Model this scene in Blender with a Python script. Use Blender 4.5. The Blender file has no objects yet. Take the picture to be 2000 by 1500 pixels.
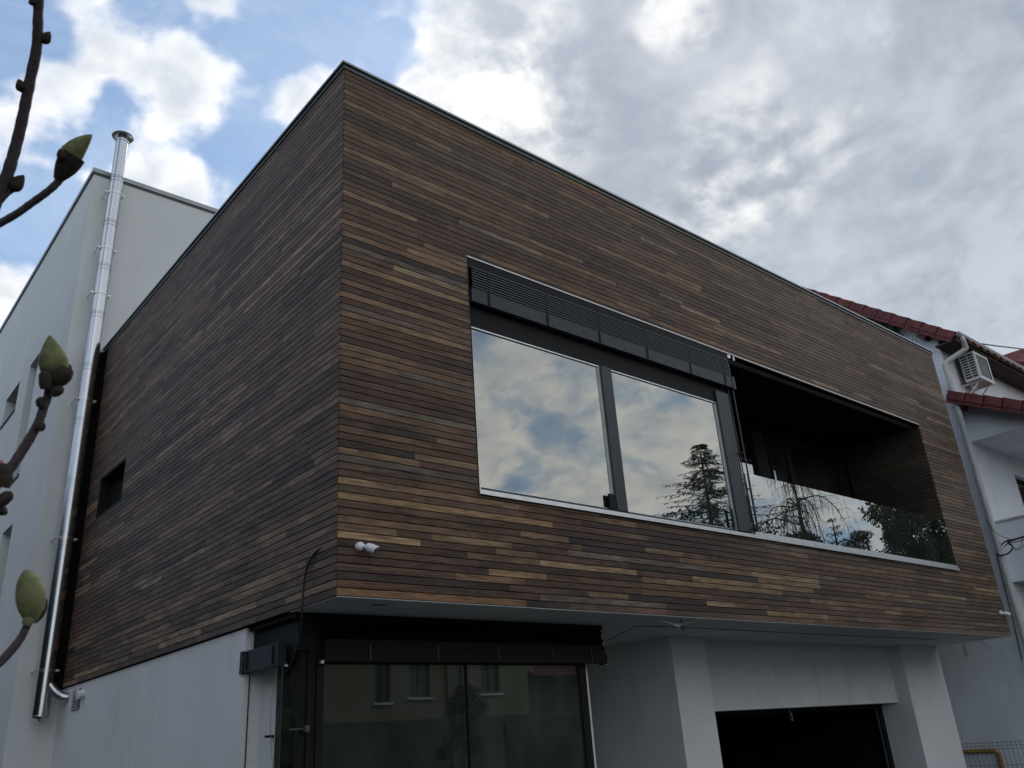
import bpy, math, random
from mathutils import Vector, Matrix, noise as mnoise
random.seed(7)
rad = math.radians
scene = bpy.context.scene
COL = scene.collection

# ------------------------------------------------------------------ camera
CAM = Vector((-3.19424, -5.78007, -1.12495))
RC = ((0.76591542, -0.63961098, -0.06535568),      # camera right
      (0.20557035, 0.33993600, -0.91770602),       # camera down
      (0.60919161, 0.68945000, 0.39184727))        # camera forward
r_, d_, f_ = (Vector(v) for v in RC)
cam_data = bpy.data.cameras.new('camera')
cam_data.sensor_width = 36.0
cam_data.lens = 1655.7 / 2000 * 36
cam_data.clip_start = 0.05
cam_data.clip_end = 2000
cam_data.dof.use_dof = True
cam_data.dof.focus_distance = 10.0
cam_data.dof.aperture_fstop = 14.0
cam = bpy.data.objects.new('camera', cam_data)
m = Matrix.Identity(4)
for i in range(3):
    m[i][0] = r_[i]; m[i][1] = -d_[i]; m[i][2] = -f_[i]; m[i][3] = CAM[i]
cam.matrix_world = m
COL.objects.link(cam)
scene.camera = cam

def ray(px, py):
    return (r_ * ((px - 1000) / 1655.7) + d_ * ((py - 750) / 1655.7) + f_).normalized()
def at_d(px, py, d): return CAM + ray(px, py) * d
def at_x(px, py, X):
    q = ray(px, py); return CAM + q * ((X - CAM.x) / q.x)

# ------------------------------------------------------------------ exposure
vs = scene.view_settings
scene.display_settings.display_device = 'sRGB'
vs.view_transform = 'Standard'; vs.look = 'None'
vs.exposure = 0.42; vs.gamma = 1.0; vs.use_curve_mapping = False

# ------------------------------------------------------------------ sky
SUN_EL, SUN_AZ = rad(44.4), rad(32.1)              # azimuth counter-clockwise from +X
SUN = Vector((math.cos(SUN_EL) * math.cos(SUN_AZ), math.cos(SUN_EL) * math.sin(SUN_AZ), math.sin(SUN_EL)))

class NT:
    def __init__(s, tree): s.t = tree; s.n = tree.nodes; s.l = tree.links
    def new(s, typ, **kw):
        n = s.n.new(typ)
        for k, v in kw.items(): setattr(n, k, v)
        return n
    def inp(s, sock, v):
        if v is None: return
        if isinstance(v, (int, float)):
            sock.default_value = v
        elif isinstance(v, (tuple, list, Vector)):
            v = tuple(v)
            if sock.type == 'RGBA' and len(v) == 3: v = v + (1,)
            sock.default_value = v
        else: s.l.new(v, sock)
    def m(s, op, a, b=None, c=None, clamp=False):
        n = s.new('ShaderNodeMath', operation=op, use_clamp=clamp)
        for i, v in enumerate((a, b, c)): s.inp(n.inputs[i], v)
        return n.outputs[0]
    def v(s, op, a, b=None, out=0):
        n = s.new('ShaderNodeVectorMath', operation=op)
        s.inp(n.inputs[0], a)
        if op == 'SCALE': s.inp(n.inputs[3], b)
        elif b is not None: s.inp(n.inputs[1], b)
        return n.outputs[out]
    def step(s, x, a, b, lo=0.0, hi=1.0):
        n = s.new('ShaderNodeMapRange', interpolation_type='SMOOTHSTEP')
        for i, v in enumerate((x, a, b, lo, hi)): s.inp(n.inputs[i], v)
        return n.outputs[0]
    def mix(s, f, a, b, typ='MIX'):
        n = s.new('ShaderNodeMix', data_type='RGBA', blend_type=typ)
        s.inp(n.inputs[0], f); s.inp(n.inputs[6], a); s.inp(n.inputs[7], b)
        return n.outputs[2]
    def noise(s, vec, scale, detail=4, rough=.5, dist=0.0, out=0, lac=2.0, w=None):
        n = s.new('ShaderNodeTexNoise')
        if w is not None: n.noise_dimensions = '4D'; n.inputs['W'].default_value = w
        s.inp(n.inputs['Vector'], vec); n.inputs['Scale'].default_value = scale
        n.inputs['Detail'].default_value = detail; n.inputs['Roughness'].default_value = rough
        n.inputs['Lacunarity'].default_value = lac; n.inputs['Distortion'].default_value = dist
        return n.outputs[out]
    def rgb(s, c):
        n = s.new('ShaderNodeRGB'); n.outputs[0].default_value = (*c, 1); return n.outputs[0]

world = bpy.data.worlds.new('World'); scene.world = world; world.use_nodes = True
wt = NT(world.node_tree); wt.n.clear()
wout = wt.new('ShaderNodeOutputWorld'); bg = wt.new('ShaderNodeBackground')
wt.l.new(bg.outputs[0], wout.inputs[0])
SKY_STRENGTH = 0.1
world.cycles.sampling_method = 'MANUAL'; world.cycles.sample_map_resolution = 256
for k_, v_ in dict(max_bounces=6, diffuse_bounces=3, glossy_bounces=4, transmission_bounces=4, transparent_max_bounces=8).items(): setattr(scene.cycles, k_, v_)
bg.inputs[1].default_value = SKY_STRENGTH
sky = wt.new('ShaderNodeTexSky', sky_type='NISHITA')
sky.sun_disc = False
sky.sun_elevation = SUN_EL
sky.sun_rotation = math.pi / 2 - SUN_AZ
sky.air_density = 1.0; sky.dust_density = 0.4; sky.ozone_density = 1.0
tc = wt.new('ShaderNodeTexCoord')
D = wt.v('NORMALIZE', tc.outputs['Generated'])
sep = wt.new('ShaderNodeSeparateXYZ'); wt.l.new(D, sep.inputs[0])
zc = wt.m('ADD', wt.m('MAXIMUM', sep.outputs[2], 0.0), 0.42)
P = wt.v('DIVIDE', D, None)
comb = wt.new('ShaderNodeCombineXYZ')
for i in range(3): wt.l.new(zc, comb.inputs[i])
wt.l.new(comb.outputs[0], P.node.inputs[1])
# cloud cover, by direction: (direction, angular radius, extra cover)
def drn(px, py): return tuple(ray(px, py))
COVER = [(drn(1620, 330), 23, .36), (drn(1080, 120), 6.5, .26), (drn(1200, 330), 8, .22), (drn(1800, 900), 16, .25), (drn(930, 160), 2.6, .16),
         (drn(170, 95), 3.3, .24), (drn(260, 150), 2.8, .18), (drn(400, 185), 2.2, .22), (drn(320, 310), 3.4, .20), (drn(70, 250), 2.6, .25),
         (drn(600, 235), 2.6, .22), (drn(530, 345), 2.4, .16), (drn(430, 5), 1.8, .22), (drn(10, 590), 2.4, .30), (drn(620, 120), 1.5, .2), (drn(330, 400), 2.4, .2),
         (drn(700, 30), 4.6, -.26), (drn(560, 60), 3.2, -.22), (drn(170, 240), 2.0, -.24), (drn(250, 225), 1.6, -.2), (drn(60, 480), 3.4, -.24),
         (drn(470, 100), 1.8, -.16), (drn(770, 120), 1.6, -.2), (drn(450, 262), 2.0, -.22), (drn(470, 360), 1.6, -.12), (drn(20, 60), 2.6, -.16), (drn(100, 320), 1.6, -.15), (drn(300, 60), 2.0, -.12),
         (drn(330, 200), 13, .045), (drn(820, 170), 2.2, .14), ((.05, -.85, .5), 34, .11), ((.75, -.5, .35), 28, .17)]
warpD = wt.noise(D, 5.5, 4, .55, out=1)
DW = wt.v('NORMALIZE', wt.v('ADD', D, wt.v('SCALE', wt.v('SUBTRACT', warpD, (.5, .5, .5)), .16)))
cov = None
for c, radius, amt in COVER:
    dot = wt.v('DOT_PRODUCT', DW, c, out=1)
    g = wt.step(dot, math.cos(rad(radius * 1.6)), math.cos(rad(radius * .3)), 0.0, amt)
    cov = g if cov is None else wt.m('ADD', cov, g)
def billow(vec, scale, detail, w):
    q = wt.noise(vec, scale, detail, .5, .0, w=w)
    return wt.m('ABSOLUTE', wt.m('SUBTRACT', q, .5))
warp = wt.noise(P, 1.7, 3, .5, out=1)
PW = wt.v('ADD', P, wt.v('SCALE', wt.v('SUBTRACT', warp, (.5, .5, .5)), .16))
def dens(vec, det):
    n1 = wt.noise(vec, 4.3, det, .57)
    puff = wt.m('MULTIPLY', wt.m('SUBTRACT', .10, billow(vec, 11.0, det - 3, 1.7)), .62)
    return wt.m('ADD', n1, puff)
n0 = dens(PW, 8)
n1 = dens(wt.v('ADD', PW, wt.v('SCALE', tuple(SUN), .04)), 6)
raw = wt.m('ADD', n0, cov)
wisp = wt.noise(PW, 13.0, 5, .62, .6, w=7.3)
raw = wt.m('ADD', raw, wt.m('MULTIPLY', wt.m('SUBTRACT', wisp, .5), .16))
back_side = wt.step(wt.v('DOT_PRODUCT', D, tuple(SUN), out=1), -.1, .5, 1.0, 0.0)
mask = wt.step(raw, wt.m('ADD', .50, wt.m('MULTIPLY', back_side, .035)), wt.m('SUBTRACT', .76, wt.m('MULTIPLY', back_side, .08)))
heavy = wt.step(wt.v('DOT_PRODUCT', DW, drn(1650, 420), out=1), math.cos(rad(33)), math.cos(rad(16)))
thick = wt.m('MULTIPLY', wt.step(raw, .60, .88), wt.m('ADD', .38, wt.m('MULTIPLY', heavy, .62)))
slope = wt.m('SUBTRACT', n0, n1)
lit = wt.m('ADD', wt.m('MULTIPLY', slope, 4.2), .5, clamp=True)
sund = wt.v('DOT_PRODUCT', D, tuple(SUN), out=1)
big = wt.noise(P, 1.35, 5, .55, .3, w=2.4)
big2 = wt.noise(P, 3.4, 5, .5, .2, w=5.1)
shade = wt.m('ADD', wt.m('MULTIPLY', wt.step(big, .36, .66), .66), wt.m('MULTIPLY', wt.step(big2, .33, .70), .34))
# scattered light: bright thin edges, grey thick middles
edge_w = wt.mix(lit, (5.6, 6.1, 6.9), (9.6, 9.5, 9.3))
grey = wt.mix(shade, (2.55, 2.9, 3.5), (4.0, 4.4, 5.15))
away = wt.step(sund, -.35, .35, 1.0, 0.0)
warm = wt.mix(lit, wt.mix(shade, (5.2, 5.4, 5.8), (10.6, 10.0, 9.1)), (15.5, 14.2, 12.2))
ccol = wt.mix(thick, edge_w, wt.mix(wt.m('MULTIPLY', lit, .30), grey, (7.4, 7.5, 7.7)))
ccol = wt.mix(away, ccol, warm)
GLOW = [(drn(1330, 40), 2.2, .95), (drn(1475, 320), 3.4, .75), (drn(1000, 250), 3.8, .45), (drn(1390, 420), 2.6, .45), (drn(900, 90), 4.6, .75), (drn(1020, 170), 3.6, .5)]
gl = None
for c, radius, amt in GLOW:
    dot = wt.v('DOT_PRODUCT', DW, c, out=1)
    g = wt.step(dot, math.cos(rad(radius * 1.6)), math.cos(rad(radius * .1)), 0.0, amt)
    gl = g if gl is None else wt.m('ADD', gl, g)
gl = wt.m('MULTIPLY', gl, wt.step(wt.m('ADD', big2, wt.m('MULTIPLY', slope, 1.2)), .30, .72), clamp=True)
ccol = wt.mix(gl, ccol, (9.4, 9.3, 9.0))
blue = wt.v('MULTIPLY', sky.outputs[0], (.84, .99, 1.10))
veil_n = wt.step(wt.noise(PW, 5.2, 7, .62, .5, w=9.1), .42, .70)
blue = wt.mix(wt.m('ADD', .20, wt.m('MULTIPLY', veil_n, .42)), blue, (5.0, 6.0, 7.2))
final = wt.mix(mask, blue, ccol)
wt.l.new(final, bg.inputs[0])

sun_d = bpy.data.lights.new('sun', 'SUN'); sun_d.energy = 0.8; sun_d.angle = rad(14); sun_d.color = (1, .95, .87)
sun = bpy.data.objects.new('sun', sun_d); COL.objects.link(sun)
sun.rotation_euler = (-SUN).to_track_quat('-Z', 'Y').to_euler()

# ------------------------------------------------------------------ materials
def mat(name, col, rough=.6, metal=0.0, spec=.5, bump=None, var=None, stain=None, sub=None):
    mt = bpy.data.materials.new(name); mt.use_nodes = True
    t = NT(mt.node_tree); b = t.n['Principled BSDF']
    b.inputs['Roughness'].default_value = rough; b.inputs['Metallic'].default_value = metal
    b.inputs['Specular IOR Level'].default_value = spec
    geo = t.new('ShaderNodeNewGeometry').outputs['Position']
    c = t.rgb(col)
    if var:                                          # (scale, amount)
        n = t.noise(geo, var[0], 6, .6)
        c = t.mix(t.step(n, .3, .7), tuple(v * (1 - var[1]) for v in col), tuple(min(1, v * (1 + var[1])) for v in col))
    if stain:                                        # streaky grime: (amount, colour)
        sc = t.v('MULTIPLY', geo, (3.0, 3.0, .35))
        n = t.noise(sc, 1.6, 7, .62)
        c = t.mix(t.step(n, .5, .78, 0, stain[0]), c, stain[1])
    t.l.new(c, b.inputs['Base Color'])
    if bump:                                         # (scale, strength, distance)
        bn = t.new('ShaderNodeBump'); bn.inputs['Strength'].default_value = bump[1]; bn.inputs['Distance'].default_value = bump[2]
        t.l.new(t.noise(geo, bump[0], 5, .65), bn.inputs['Height']); t.l.new(bn.outputs[0], b.inputs['Normal'])
    return mt

def wood_mat():
    mt = bpy.data.materials.new('ipe_cladding'); mt.use_nodes = True
    t = NT(mt.node_tree); b = t.n['Principled BSDF']
    a = t.new('ShaderNodeAttribute', attribute_name='tone')
    geo = t.new('ShaderNodeNewGeometry').outputs['Position']
    # every plank shifts its own piece of grain
    sh = t.v('SCALE', a.outputs['Color'], 37.0)
    p = t.v('ADD', geo, sh)
    g1 = t.noise(t.v('MULTIPLY', p, (1.6, 1.6, 26.0)), 3.2, 7, .62, .5)
    g2 = t.noise(t.v('MULTIPLY', p, (.5, .5, 6.0)), 4.0, 4, .55, 1.2)
    g3 = t.noise(geo, .55, 5, .6)
    f = t.m('ADD', t.m('MULTIPLY', t.step(g1, .28, .74), .75), t.m('MULTIPLY', t.step(g2, .3, .7), .45))
    k = t.m('ADD', .30, t.m('MULTIPLY', f, 1.12))
    fleck = t.step(t.noise(t.v('MULTIPLY', p, (7.0, 7.0, 60.0)), 2.4, 4, .7), .60, .80)
    k = t.m('ADD', k, t.m('MULTIPLY', fleck, .30))
    g4 = t.noise(t.v('MULTIPLY', p, (.9, .9, 3.0)), 2.2, 5, .6, .8)
    k = t.m('MULTIPLY', k, t.m('ADD', .78, t.m('MULTIPLY', t.step(g4, .35, .68), .48)))
    c = t.v('SCALE', a.outputs['Color'], k)
    # weather silvering rightwards, sky sheen painted in near the top (blotches across planks)
    wz = t.new('ShaderNodeSeparateXYZ'); t.l.new(geo, wz.inputs[0])
    up = t.m('MULTIPLY', t.step(wz.outputs[0], 2.0, 12.0), .34)
    up = t.m('ADD', up, t.m('MULTIPLY', t.step(wz.outputs[2], 2.0, 5.2), .16))
    silver_sheen = t.m('MULTIPLY', t.step(g3, .34, .68), up)
    silver_sheen = t.m('ADD', silver_sheen, t.m('MULTIPLY', up, .35))
    c = t.mix(silver_sheen, c, (.170, .132, .100))
    t.l.new(c, b.inputs['Base Color'])
    t.l.new(t.m('ADD', .50, t.m('MULTIPLY', g1, .28)), b.inputs['Roughness'])
    b.inputs['Specular IOR Level'].default_value = .30
    bn = t.new('ShaderNodeBump'); bn.inputs['Strength'].default_value = .35; bn.inputs['Distance'].default_value = .003
    t.l.new(g1, bn.inputs['Height']); t.l.new(bn.outputs[0], b.inputs['Normal'])
    return mt

def glass_mat(name, refl, tint, gcol=(1, 1, 1), wob=0.0, haze=.02):
    mt = bpy.data.materials.new(name); mt.use_nodes = True
    t = NT(mt.node_tree); t.n.clear()
    out = t.new('ShaderNodeOutputMaterial'); mx = t.new('ShaderNodeMixShader')
    tr = t.new('ShaderNodeBsdfTransparent'); tr.inputs[0].default_value = (*tint, 1)
    gl_ = t.new('ShaderNodeBsdfGlossy'); gl_.inputs['Roughness'].default_value = 0.0; gl_.inputs[0].default_value = (*gcol, 1)
    fr = t.new('ShaderNodeFresnel'); fr.inputs[0].default_value = 1.5
    fac = t.m('ADD', t.m('MULTIPLY', fr.outputs[0], 1.3), refl, clamp=True)
    if wob:
        geo = t.new('ShaderNodeNewGeometry').outputs['Position']
        bn = t.new('ShaderNodeBump'); bn.inputs['Strength'].default_value = wob; bn.inputs['Distance'].default_value = .01
        t.l.new(t.noise(geo, .9, 2, .4), bn.inputs['Height']); t.l.new(bn.outputs[0], gl_.inputs['Normal'])
    t.l.new(fac, mx.inputs[0]); t.l.new(tr.outputs[0], mx.inputs[1]); t.l.new(gl_.outputs[0], mx.inputs[2])
    veil = t.new('ShaderNodeMixShader'); df = t.new('ShaderNodeBsdfDiffuse'); df.inputs[0].default_value = (.40, .42, .38, 1)  # diffuse veil: reflection haze painted over the panes
    g_ = t.new('ShaderNodeNewGeometry').outputs['Position']
    t.l.new(t.step(t.noise(t.v('MULTIPLY', g_, (1, 1, .4)), 1.8, 6, .65), .3, .75, haze * .4, haze * 1.6), veil.inputs[0])
    t.l.new(mx.outputs[0], veil.inputs[1]); t.l.new(df.outputs[0], veil.inputs[2]); t.l.new(veil.outputs[0], out.inputs[0])
    return mt

M = dict(
    wood=wood_mat(),
    backing=mat('black_membrane', (.011, .010, .010), .95, spec=.08),
    render=mat('white_render', (.72, .735, .74), .9, bump=(120, .9, .005), var=(1.1, .05), stain=(.22, (.42, .43, .42)), spec=.2),
    tower=mat('pale_grey_render', (.68, .70, .70), .9, bump=(120, .8, .005), var=(.7, .04), stain=(.16, (.42, .44, .45)), spec=.2),
    soffit=mat('grey_soffit_render', (.66, .68, .66), .9, bump=(200, .3, .002), var=(2, .05), spec=.2),
    coping=mat('dark_grey_sheet_metal', (.085, .095, .095), .42, .6, var=(6, .15)),
    coping_lip=mat('pale_sheet_metal', (.26, .28, .285), .35, .7, var=(5, .08)),
    alu=mat('brushed_aluminium', (.62, .63, .63), .38, .75, var=(9, .08)),
    frame=mat('anthracite_frame', (.040, .044, .050), .45, .1, spec=.3),
    frame2=mat('dark_bronze_frame', (.012, .012, .013), .6, spec=.15),
    slat=mat('anthracite_slat', (.085, .095, .098), .38, .3),
    bar=mat('anthracite_rail', (.034, .040, .049), .5, .1, var=(8, .15), spec=.3),
    lowbar=mat('charcoal_blind_rail', (.022, .026, .032), .5, spec=.2),
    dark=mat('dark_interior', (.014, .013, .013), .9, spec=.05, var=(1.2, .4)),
    room=mat('unlit_room_wall', (.10, .105, .10), .9, spec=.2),
    curtain=mat('grey_curtain', (.11, .12, .10), .9, spec=.2),
    glass=glass_mat('coated_window_glass', .31, (.35, .37, .36), (.98, .97, .88), .06, .04),
    rail_glass=glass_mat('balustrade_glass', .26, (.45, .5, .48), (.95, .97, .93), .04, .03),
    low_glass=glass_mat('ground_floor_glass', .035, (.55, .62, .58), (.92, .97, .92), .05, .055),
    back_glass=glass_mat('terrace_door_glass', .20, (.35, .37, .37), (.97, .97, .97)),
    steel=mat('polished_stainless', (.47, .49, .52), .22, 1.0),
    steel_dull=mat('dull_stainless', (.55, .56, .57), .3, 1.0),
    white_plastic=mat('white_plastic', (.72, .73, .75), .35),
    black_plastic=mat('black_plastic', (.012, .012, .013), .35),
    cable=mat('black_cable', (.012, .012, .014), .5),
    wire_w=mat('pale_wire', (.75, .77, .75), .5),
    wire_g=mat('grey_green_wire', (.18, .24, .19), .5),
    nwall=mat('neighbour_white_render', (.74, .76, .80), .92, bump=(90, .6, .006), var=(1.3, .06), stain=(.16, (.40, .40, .38)), spec=.2),
    tile=mat('dark_red_roof_tile', (.145, .026, .024), .62, bump=(30, .4, .006), var=(7, .35), stain=(.35, (.045, .030, .022))),
    rafter=mat('red_painted_timber', (.11, .020, .018), .6, var=(8, .2)),
    gutter=mat('white_gutter', (.50, .50, .47), .5, stain=(.4, (.20, .19, .17)), var=(5, .1)),
    eave=mat('brown_eave_boards', (.05, .038, .030), .8, var=(5, .2)),
    ac=mat('cream_ac_casing', (.58, .60, .57), .5, var=(8, .06), stain=(.25, (.33, .32, .28))),
    gas=mat('yellow_gas_pipe', (.30, .17, .025), .5, var=(12, .2)),
    fence=mat('galvanised_mesh', (.10, .12, .11), .5, .4),
    leafd=mat('dark_ivy_leaf', (.022, .040, .016), .6, var=(15, .4)),
    bark=mat('magnolia_bark', (.060, .045, .050), .75, bump=(420, .6, .0010), var=(160, .35)),
    budscale=mat('brown_bud_scale', (.040, .034, .026), .85, bump=(600, .8, .001), var=(120, .35), spec=.2),
    budgreen=mat('downy_green_bud', (.165, .175, .080), .8, bump=(900, .7, .0008), var=(90, .22), spec=.25),
    budpink=mat('pink_magnolia_petal', (.28, .035, .09), .6, var=(60, .2)),
    needle=mat('spruce_needles', (.018, .036, .018), .8, var=(3, .4), spec=.2),
    trunk=mat('dark_trunk_bark', (.045, .036, .030), .9, bump=(20, .6, .02)),
    bush=mat('dark_leaves', (.030, .042, .020), .8, var=(2, .4), spec=.2),
    yellow=mat('ochre_render', (.25, .225, .165), .9, var=(.8, .06), spec=.2),
    plinth=mat('grey_green_plinth', (.09, .115, .095), .9, var=(1, .1), spec=.2),
    shop=mat('blue_grey_board', (.11, .18, .20), .6),
    pane=mat('dim_window_pane', (.015, .018, .018), .12),
    ground=mat('asphalt_ground', (.050, .050, .050), .9, bump=(60, .5, .01), var=(.6, .2)),
    grass=mat('rough_hill_grass', (.035, .050, .020), .95, var=(.3, .4), spec=.1),
    mark=mat('grey_scuff', (.17, .17, .165), .9),
)
# clear lens for the two cameras
# ------------------------------------------------------------------ mesh helpers
class MB:
    def __init__(s): s.v = []; s.f = []; s.c = []; s.smooth = []
    def add(s, vs_, fs, col=None, smooth=False):
        o = len(s.v); s.v += [tuple(q) for q in vs_]
        for f in fs:
            s.f.append(tuple(o + i for i in f)); s.smooth.append(smooth)
        if col is not None: s.c += [col] * len(vs_)
    def box(s, x0, x1, y0, y1, z0, z1, col=None):
        x0, x1 = min(x0, x1), max(x0, x1); y0, y1 = min(y0, y1), max(y0, y1); z0, z1 = min(z0, z1), max(z0, z1)
        v = [(x, y, z) for z in (z0, z1) for y in (y0, y1) for x in (x0, x1)]
        s.add(v, [(0, 2, 3, 1), (4, 5, 7, 6), (0, 1, 5, 4), (2, 6, 7, 3), (0, 4, 6, 2), (1, 3, 7, 5)], col); return s
    def obox(s, c, ax, ay, az, col=None):              # centre and three half-axis vectors
        c, ax, ay, az = map(Vector, (c, ax, ay, az))
        v = [c + ax * i + ay * j + az * k for k in (-1, 1) for j in (-1, 1) for i in (-1, 1)]
        s.add(v, [(0, 2, 3, 1), (4, 5, 7, 6), (0, 1, 5, 4), (2, 6, 7, 3), (0, 4, 6, 2), (1, 3, 7, 5)], col); return s
    def prism(s, poly, vec):                            # planar polygon swept by vec
        n = len(poly); vec = Vector(vec)
        v = [Vector(q) for q in poly] + [Vector(q) + vec for q in poly]
        s.add(v, [tuple(range(n))[::-1], tuple(range(n, 2 * n))] + [(i, (i + 1) % n, n + (i + 1) % n, n + i) for i in range(n)]); return s
    def tube(s, pts, r, seg=10, cap=True, smooth=True):
        pts = [Vector(q) for q in pts]; n = len(pts)
        rr = r if isinstance(r, (list, tuple)) else [r] * n
        t0 = (pts[1] - pts[0]).normalized()
        u = t0.orthogonal().normalized(); rings = []
        for i, q in enumerate(pts):
            t = (pts[min(i + 1, n - 1)] - pts[max(i - 1, 0)])
            t = t.normalized() if t.length > 1e-9 else t0
            u = (u - t * u.dot(t)); u = u.normalized() if u.length > 1e-6 else t.orthogonal().normalized()
            w = t.cross(u)
            rings.append([q + (u * math.cos(a) + w * math.sin(a)) * rr[i] for a in (2 * math.pi * k / seg for k in range(seg))])
        v = [p for rg in rings for p in rg]; f = []
        for i in range(n - 1):
            for k in range(seg):
                a, b = i * seg + k, i * seg + (k + 1) % seg
                f.append((a, b, b + seg, a + seg))
        s.add(v, f, smooth=smooth)
        if cap:
            s.add(rings[0], [tuple(range(seg))[::-1]]); s.add(rings[-1], [tuple(range(seg))])
        return s
    def build(s, name, material, parent=None, kind=None, loc=None):
        me = bpy.data.meshes.new(name)
        off = Vector(loc) if loc is not None else Vector((0, 0, 0))
        me.from_pydata([tuple(Vector(q) - off) for q in s.v], [], s.f); me.update()
        me.polygons.foreach_set('use_smooth', s.smooth)
        if s.c:
            a = me.color_attributes.new('tone', 'FLOAT_COLOR', 'POINT')
            a.data.foreach_set('color', [q for c in s.c for q in (*c, 1)])
        me.materials.append(material)
        o = bpy.data.objects.new(name, me); COL.objects.link(o)
        if loc is not None: o.location = off
        if parent is not None:
            o.parent = parent
        if kind: o['kind'] = kind
        return o
def tag(o, label=None, cat=None, group=None, kind=None):
    if label: o['label'] = label
    if cat: o['category'] = cat
    if group: o['group'] = group
    if kind: o['kind'] = kind
    return o
def empty(name, loc=(0, 0, 0), **kw):
    o = bpy.data.objects.new(name, None); o.location = loc; COL.objects.link(o); return tag(o, **kw)
def B(*a): return MB().box(*a)
def smooth_path(pts, n=6):
    pts = [Vector(p) for p in pts]; out = []
    for i in range(len(pts) - 1):
        p0 = pts[max(i - 1, 0)]; p1 = pts[i]; p2 = pts[i + 1]; p3 = pts[min(i + 2, len(pts) - 1)]
        for k in range(n):
            t = k / n
            out.append(.5 * ((2 * p1) + (p2 - p0) * t + (2 * p0 - 5 * p1 + 4 * p2 - p3) * t * t + (3 * p1 - p0 - 3 * p2 + p3) * t ** 3))
    out.append(pts[-1]); return out
def lathe(mb, base, axis, prof, seg=20, smooth=True):
    """prof: list of (distance along axis, radius)"""
    base = Vector(base); axis = Vector(axis).normalized(); u = axis.orthogonal().normalized(); w = axis.cross(u)
    v = [base + axis * h + (u * math.cos(2 * math.pi * k / seg) + w * math.sin(2 * math.pi * k / seg)) * r for h, r in prof for k in range(seg)]
    f = [(i * seg + k, i * seg + (k + 1) % seg, (i + 1) * seg + (k + 1) % seg, (i + 1) * seg + k) for i in range(len(prof) - 1) for k in range(seg)]
    mb.add(v, f, smooth=smooth)
    mb.add(v[:seg], [tuple(range(seg))[::-1]]); mb.add(v[-seg:], [tuple(range(seg))]); return mb

GZ = -2.75
# ------------------------------------------------------------------ ground and hill
tag(B(-400, 400, -400, 400, GZ - .5, GZ).build('ground', M['ground']), kind='structure')
hb = MB(); NX, NY = 60, 24
hv = []
for j in range(NY + 1):
    for i in range(NX + 1):
        x = -120 + 300 * i / NX; y = -26 - 120 * j / NY
        d = (-26 - y)
        h = GZ - .4 + 17 * (1 - math.exp(-d / 38)) * (.35 + .65 / (1 + math.exp(-(x - 22) / 9))) + 1.2 * mnoise.noise(Vector((x * .05, y * .05, 0)))
        hv.append((x, y, h if j else GZ - .4))
hb.add(hv, [(j * (NX + 1) + i, j * (NX + 1) + i + 1, (j + 1) * (NX + 1) + i + 1, (j + 1) * (NX + 1) + i) for j in range(NY) for i in range(NX)], smooth=True)
tag(hb.build('hill', M['grass']), kind='structure')

# ------------------------------------------------------------------ the timber house
H, W, DY = 5.2, 12.518, 7.69
PITCH = H / 83
house = empty('modern_house', (0, 0, 0), label='modern house with a dark timber-clad upper storey over white rendered walls', cat='house')
def H_(mb, name, m_, parent=None, kind=None): return mb.build(name, M[m_], parent or house, kind)

OX0, OX1, OZ0, OZ1 = 1.425, 11.10, 16 * PITCH, 55 * PITCH + .012
VY0, VY1, VZ0, VZ1 = 5.80, 6.95, 35 * PITCH, 45 * PITCH
WEND = 7.50
TONES = [((.078, .046, .031), 30), ((.104, .062, .040), 28), ((.138, .080, .050), 20), ((.104, .055, .035), 11),
         ((.180, .110, .064), 13), ((.052, .034, .027), 15), ((.225, .142, .080), 6), ((.125, .096, .074), 5), ((.270, .178, .098), 1.2)]
def tone():
    c = random.choices([t[0] for t in TONES], [t[1] for t in TONES])[0]
    k = random.uniform(.86, 1.14)
    return tuple(v * k * random.uniform(.97, 1.03) for v in c)
TAN, ORG = (.33, .215, .112), (.205, .112, .056)
LIGHT_F = {7: (0, .78, TAN), 12: (0, 2.3, (.27, .17, .085)), 8: (.90, 1.77, (.22, .15, .08)), 4: (1.49, 2.17, (.25, .16, .08)), 0: (0, 1.9, ORG),
           24: (0, .18, ORG), 18: (.19, .79, (.21, .13, .07)), 61: (1.35, 2.5, (.17, .13, .085)), 48: (.55, 1.42, (.23, .17, .095)),
           2: (2.7, 3.25, (.22, .14, .07)), 1: (5.6, 6.9, (.24, .15, .075)), 3: (8.4, 8.9, (.20, .13, .07)), 14: (2.9, 3.5, (.2, .13, .07))}
LIGHT_L = {29: (5.59, 6.42, (.20, .15, .1)), 14: (2.73, 3.24, (.24, .18, .11)), 13: (3.94, 4.61, (.2, .15, .1)), 2: (1.41, 2.74, (.26, .17, .09)),
           60: (0, .8, (.17, .14, .11)), 5: (.5, 1.9, (.2, .13, .075))}
def split_row(a, b, special, gap):
    """board ends along a run a..b with a fixed special board"""
    out = []
    def fill(p, q):
        x = p
        while x < q - 1e-4:
            L = random.choice((random.uniform(.35, .9), random.uniform(.7, 1.6), random.uniform(1.2, 2.4)))
            if q - (x + L) < .3: L = q - x
            out.append((x, x + L, tone())); x += L
    if special and special[0] < b - .05 and special[1] > a + .05:
        s0, s1 = max(a, special[0]), min(b, special[1])
        if s0 - a > .02: fill(a, s0)
        out.append((s0, s1, special[2]))
        if b - s1 > .02: fill(s1, b)
    else: fill(a, b)
    return out
planks = []      # (x0,x1,y0,y1,z0,z1,col)
NR = 82
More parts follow.
